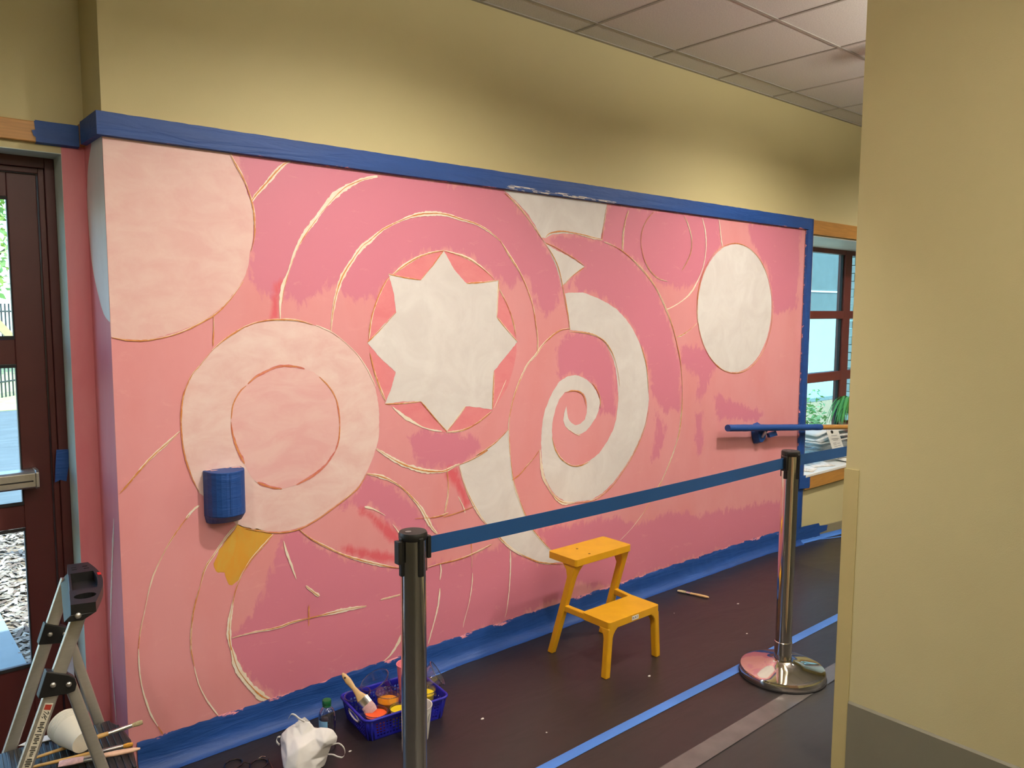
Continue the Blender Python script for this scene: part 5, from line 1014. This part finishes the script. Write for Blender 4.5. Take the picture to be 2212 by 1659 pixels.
b = MB(); b.bar((-2.49, YN+.012, .681), (-2.43, YF-.012, .675), .016, .016, ZUP); b.build('spreader', m_alu, ld)
# tool tray on top
Bn, Cn, An = Vector((-2.493, -.64, .908)), Vector((-2.432, -.64, .902)), Vector((-2.511, -.64, .864))
Bf, Cf, Af = Vector((-2.415, -.20, .889)), Vector((-2.356, -.20, .885)), Vector((-2.436, -.20, .841))
def tp(u, v, dz=0):
    L_ = Bn.lerp(Bf, v); R_ = Cn.lerp(Cf, v)+Vector((.030*math.sin(math.pi*min(1, max(0, v))), 0, 0)); p = L_.lerp(R_, u); return (p.x, p.y, p.z+dz)
b = MB(); vs = []; n = 14
for i in range(n+1):
    v = i/n; L_ = tp(0, v, -.028); R_ = tp(1, v, -.028); A_ = An.lerp(Af, v); E_ = (R_[0]-.034, R_[1], R_[2]-.016)
    vs += [L_, R_, E_, (A_.x, A_.y, A_.z)]
fs = [(0, 1, 2, 3), tuple(n*4+k for k in (3, 2, 1, 0))]+[(i*4+k, i*4+(k+1) % 4, (i+1)*4+(k+1) % 4, (i+1)*4+k) for i in range(n) for k in range(4)]
b.add(vs, fs); tray = tag(b.build('tool_tray', m_black, ld, True, 30, bevel=.002), 'black plastic tool tray')
def top_piece(loops, name, mat=m_black, z0=-.028, z1=0): 
    b = MB(); b.prism(loops, lambda u, v: tp(u, v, z0), lambda u, v: tp(u, v, z1)); return b.build(name, mat, tray, bevel=.0015)
ov = [(.50+.38*math.cos(-k*.3491), .155+.060*math.sin(-k*.3491)) for k in range(18)]
top_piece([linear([(0, 0), (1, 0), (1, .31), (0, .31)], .06), ov], 'tray_near_deck')
slots = [[(u0, v0), (u0, v0+.016), (u0+.2, v0+.016), (u0+.2, v0)] for u0 in (.15, .60) for v0 in (.82, .88)]
top_piece([linear([(0, .73), (1, .73), (1, 1), (0, 1)], .06)]+slots, 'tray_far_deck')
top_piece([linear([(0, .31), (.09, .31), (.09, .73), (0, .73)], .05)], 'tray_rim')
top_piece([linear([(.84, .31), (1, .31), (1, .73), (.84, .73)], .05)], 'tray_rim')
m_redp = simple('red_plastic', '#d8231c', .4)
b = MB(); b.prism(linear([(.90, .60), (1.01, .60), (1.01, .66), (.90, .66)], .05), lambda u, v: tp(u, v, -.014), lambda u, v: tp(u, v, .0012)); b.build('red_stripe', m_redp, tray)
b = MB(); b.lathe([(.0085, 0), (.0075, .003), (.003, .005), (0, .0052)], (-2.476, -.640, .874), 14, axis=(0, -1, 0)); b.build('rivet', m_alu, tray, True, 60)
# platform: ribbed plastic deck between the rails
m_deck = simple('black_ribbed_plastic', '#232426', .38, var=.1, scale=30)
pz = .362
b = MB(); pf = [(-2.70, -.585), (-2.36, -.585), (-2.325, -.55), (-2.300, -.40), (-2.302, -.30), (-2.325, -.235), (-2.64, -.235)]
b.prism(pf, lambda x, y: (x, y, pz-.035), lambda x, y: (x, y, pz-.004)); deck = b.build('platform', m_deck, ld, bevel=.006)
for k in range(19):
    x = -2.66+k*.0185; y1 = -.245 if x < -2.33 else -.29
    b = MB(); b.box(x, -.575, pz-.005, x+.009, y1, pz)
    b.v = [(vx+(vy+.41)*.10+.004*math.sin(vy*30), vy, vz) for vx, vy, vz in b.v]; b.build('rib', m_deck, deck, bevel=.0015)
b = MB(); b.box(-2.735, -.585, .155, -2.60, -.235, .185); b.build('lower_step', m_deck, ld, bevel=.005)
# label on the near front rail (small print, two red marks)
def on_rail(s, t_, y): # s along the rail from the bracket down (m), t across
    d = Vector((-.327, 0, -.860)).normalized(); a = Vector((d.z, 0, -d.x)); p = Vector((-2.549, y, .643))+d*s-a*t_; return (p.x, p.y, p.z)
m_lab = simple('label_cream', '#d6cfbb', .5); ylab = YN-.0122
b = MB(); b.face([(0, -.0105), (0, .0105), (.205, .0105), (.205, -.0105)], lambda s, t_: on_rail(s, t_, ylab)); lab = b.build('label_sheet', m_lab, fr_n, fix=False)
m_redl = simple('label_red', '#a8392c', .5)
for s0 in (.004, .172): b = MB(); b.face([(s0, -.008), (s0, .008), (s0+.014, .008), (s0+.014, -.008)], lambda s, t_: on_rail(s, t_, ylab-.0004)); lab.parent and b.build('red_mark', m_redl, fr_n, fix=False)
b = MB(); rnd = random.Random(9)
for k in range(26):
    s0 = .050+k*.0046
    if k % 7 == 6: continue
    w = rnd.uniform(.003, .0085); b.face([(s0, -w), (s0, w), (s0+.0026, w), (s0+.0026, -w)], lambda s, t_: on_rail(s, t_, ylab-.0004))
for (s0, t0, s1, t1) in ((.022, -.006, .030, .007), (.028, -.005, .038, .006), (.034, -.002, .044, .005), (.022, .004, .028, .008), (.036, -.007, .040, -.003)):
    b.face([(s0, t0-.0012), (s0, t0+.0012), (s1, t1+.0012), (s1, t1-.0012)], lambda s, t_: on_rail(s, t_, ylab-.0004))
b.build('label_print', m_black, fr_n, fix=False)

# things lying on the platform
HP = [(0, .003, .003), (.05, .0045, .0045), (.35, .0055, .0055), (.6, .0075, .0075), (.68, .006, .006)]
GB = 'artist brushes on the ladder platform'
zb = pz+.008
brush((-2.556, -.352, zb), (-2.258, -.372, zb+.016), HP, [(.67, .0062, .0062), (.80, .0075, .0065), (.90, .006, .004)], [(.895, .006, .004), (.96, .0085, .006), (1, .007, .004)], ZUP, (m_handle2, m_ferrule, m_bristle), 'long round-handled brush with pale tip on ladder platform, farthest from camera', GB)
brush((-2.566, -.400, zb), (-2.312, -.466, zb+.004), HP, [(.67, .0062, .0062), (.82, .0070, .0065), (.90, .0065, .0045)], [(.895, .006, .004), (.95, .008, .006), (1, .006, .003)], ZUP, (m_handle2, m_ferrule, m_bristle_gold), 'long brush with golden tip on ladder platform, middle of three', GB)
brush((-2.302, -.506, zb+.004), (-2.506, -.440, zb+.004), [(0, .003, .003), (.08, .008, .006), (.3, .0115, .007), (.5, .008, .006)], [(.48, .0125, .007), (.70, .0145, .007)], [(.69, .0135, .0065), (.85, .017, .008), (1, .016, .004)], (fl_.x, fl_.y, 0), (m_handle3, m_ferrule, m_bristle_pink), 'short flat brush with pinkish handle on ladder platform, nearest camera', GB)
b = MB(); b.prism(rag([(-2.575, -.205), (-2.56, -.215), (-2.49, -.232), (-2.455, -.225), (-2.44, -.205), (-2.50, -.195), (-2.555, -.195)], .003, 90), lambda x, y: (x, y-.03, pz+.001), lambda x, y: (x, y-.03, pz+.004))
tag(b.build('palette_knife', m_white_plastic, bevel=.001), 'flat white plastic scraper lying behind the paper cup', 'scraper')
c0, c1 = Vector((-2.434, -.412, pz+.040)), Vector((-2.463, -.300, pz+.058)); ax = (c1-c0).normalized(); Lc = (c1-c0).length
t = empty('paper_cup', c0, 'cream paper cup lying tipped on the ladder platform', 'cup')
pr = [(.033, 0), (.033, .002)] + [(.033+.014*k/10, .002+.07*k/10) for k in range(1, 11)]
for k in range(7): z = .076+k*.0055; pr += [(.0485+.0003*k, z), (.0485+.0003*k, z+.0035), (.0460+.0003*k, z+.0045)]
pr += [(.050, .118), (.048, .118), (.031, .006), (0, .006)]
b = MB(); b.lathe(pr, c0, 40, axis=ax); b.build('stacked_wall', m_paper, t, True, 30)

# ------------------------------------------------------------------ things on the window sill
m_news = []
for i, (a, c_) in enumerate((('#b9b6b2', '#e4e2de'), ('#9fa2a4', '#d9d8d4'), ('#c9bfb4', '#eceae4'), ('#7f848a', '#cfd0d0'))):
    tt = NT('newsprint'); n1 = tt.noise(90, tt.coord((1, 1, 3)), 3); n2 = tt.noise(6, tt.coord(), 2)
    tt.color(tt.mix(tt.ramp(n2, .45, .55), lin(c_), tt.ramp(n1, .45, .6, lin(a), lin(c_)))); tt.set(.8); m_news.append(tt.m)
tub = empty('storage_tub', (3.25, .27, .49), 'clear plastic tub on the window sill full of newspapers', 'tub')
m_tub = glass_mat('frosted_tub_plastic', (.86, .90, .92), 1.6, .25)
b = MB(); o0 = rrect(.30, .13, .03); 
b.prism([o0, [(u*.97, v*.95) for u, v in o0][::-1]], lambda u, v: (3.26+u*.86, .27+v*.86, .495), lambda u, v: (3.26+u, .27+v, .64)); b.prism(o0, lambda u, v: (3.26+u*.86, .27+v*.86, .4905), lambda u, v: (3.26+u*.86, .27+v*.86, .4945)); b.build('shell', m_tub, tub)
b = MB(); b.tube([(3.26+u*1.01, .27+v*1.01, .642) for u, v in o0], .006, 8, closed=True); b.build('rim', m_white_plastic, tub, True)
rnd = random.Random(21); labs = ['folded grey newspaper at the bottom of the sill stack', 'folded newspaper second from the bottom of the sill stack', 'folded newspaper in the middle of the sill stack', 'folded newspaper with dark fold below the top of sill stack', 'crumpled newspaper second from top of the sill stack', 'open newspaper draped on top of the sill stack']
for i in range(6):
    zc = .505+i*.036 if i < 4 else .672+(i-4)*.045; b = MB(); vs = []; nu, nv = 12, 6; L_, W_ = (.44, .18) if i < 4 else (.58, .24); a = rnd.uniform(-.05, .05) if i < 4 else rnd.uniform(-.1, .1); xo, yo = rnd.uniform(-.015, .015), 0
    for ku in range(nu+1):
        for kv in range(nv+1):
            u, v = (ku/nu-.5)*L_, (kv/nv-.5)*W_
            w = .006*math.sin(ku*.9+i)+.005*nz(u*6, v*6, 3, i*5)
            if i > 3: w -= .12*max(0, abs(u)-.12)+.05*abs(v)
            vs.append((3.26+xo+u*math.cos(a)-v*math.sin(a), .265+yo+u*math.sin(a)+v*math.cos(a), zc+.012+w))
    b.add(vs, [(ku*(nv+1)+kv, (ku+1)*(nv+1)+kv, (ku+1)*(nv+1)+kv+1, ku*(nv+1)+kv+1) for ku in range(nu) for kv in range(nv)])
    tag(b.build('newspaper', m_news[i % 4], None, True, fix=False, solid=.012), labs[i], 'newspaper', 'newspapers stacked on the window sill')
lf = empty('leaflet', (3.09, .10, .60), 'white printed leaflet hanging over front of the newspaper stack', 'leaflet')
q = [(2.962, .105, .752), (3.155, .105, .738), (3.225, .075, .560), (3.045, .075, .560)]
b = MB(); b.add(q, [(0, 1, 2, 3)]); b.build('sheet', m_white, lf, fix=False, solid=.001)
def onleaf(u, v): 
    a, b_, c_, d_ = (Vector(x) for x in q); return a.lerp(b_, u).lerp(d_.lerp(c_, u), v)+Vector((0, -.003, 0))
b = MB(); b.face([(.42+.1*math.cos(k*.7), .07+.07*math.sin(k*.7)) for k in range(9)], onleaf); b.build('crest_print', m_black, lf, fix=False)
b = MB()
for k, (u0, u1, v) in enumerate(((.25, .75, .22), (.2, .8, .36), (.3, .7, .42), (.2, .48, .55), (.2, .45, .62), (.2, .5, .70), (.55, .8, .58), (.55, .82, .68), (.3, .6, .80))): b.face([(u0, v), (u1, v), (u1, v+.022), (u0, v+.022)], onleaf)
b.build('text_lines', simple('grey_text', '#9a9a9a', .7), lf, fix=False)
# loose papers on the sill
for i, (x, y, a, s, lb2) in enumerate(((2.62, .07, .3, .12, 'curled white paper scrap lying on the left of sill'), (2.85, .10, -.4, .14, 'flat white paper scrap lying on the sill'), (3.2, .05, .2, .12, 'pale paper scrap lying on the sill nearer the wall end'))):
    b = MB(); vs = []
    for ku in range(7):
        for kv in range(4):
            u, v = (ku/6-.5)*s*1.5, (kv/3-.5)*s; vs.append((x+u*math.cos(a)-v*math.sin(a), y+u*math.sin(a)+v*math.cos(a), .494+.02*abs(math.sin(ku*.8+i))*(kv/3)))
    b.add(vs, [(ku*4+kv, (ku+1)*4+kv, (ku+1)*4+kv+1, ku*4+kv+1) for ku in range(6) for kv in range(3)]); tag(b.build('paper_scrap', m_news[2], None, True, fix=False, solid=.001), lb2, 'paper', 'loose papers on the sill')
# house plant
hp_ = empty('potted_plant', (3.85, .33, .49), 'leafy green potted plant on the window sill beside the newspapers', 'plant')
b = MB(); b.lathe([(.075, 0), (.10, .20), (.108, .205), (.108, .225), (.098, .225), (.092, .19), (0, .19)], (3.85, .33, .491), 28); b.build('pot', simple('terracotta', '#8a4a32', .7, var=.1), hp_, True, 40)
rnd = random.Random(8)
for i in range(80):
    a = rnd.uniform(0, 2*math.pi); L_ = rnd.uniform(.16, .36); up = rnd.uniform(.25, .55); w = rnd.uniform(.008, .016); c_ = Vector((3.85, .33, .70))
    d_ = Vector((math.cos(a), math.sin(a)*.5, 0)); vs = []; n = 8
    side = Vector((-d_.y, d_.x, .3)).normalized()
    for k in range(n+1):
        s = k/n; p = c_ + d_*(L_*s) + Vector((0, 0, up*(1.7*s-1.75*s*s)+.03)); ww = w*math.sin(math.pi*min(1, .08+s*.92))**.7
        if p.y > .485: p.y = .485
        vs += [p-side*ww, p+Vector((0, 0, -.004)), p+side*ww]
    vs = [Vector((v.x, min(v.y, .492), v.z)) for v in vs]
    b = MB(); b.add(vs, [(3*k+j, 3*k+3+j, 3*k+4+j, 3*k+1+j) for k in range(n) for j in (0, 1)]); b.build('leaf', m_leaf3, hp_, True, fix=False)
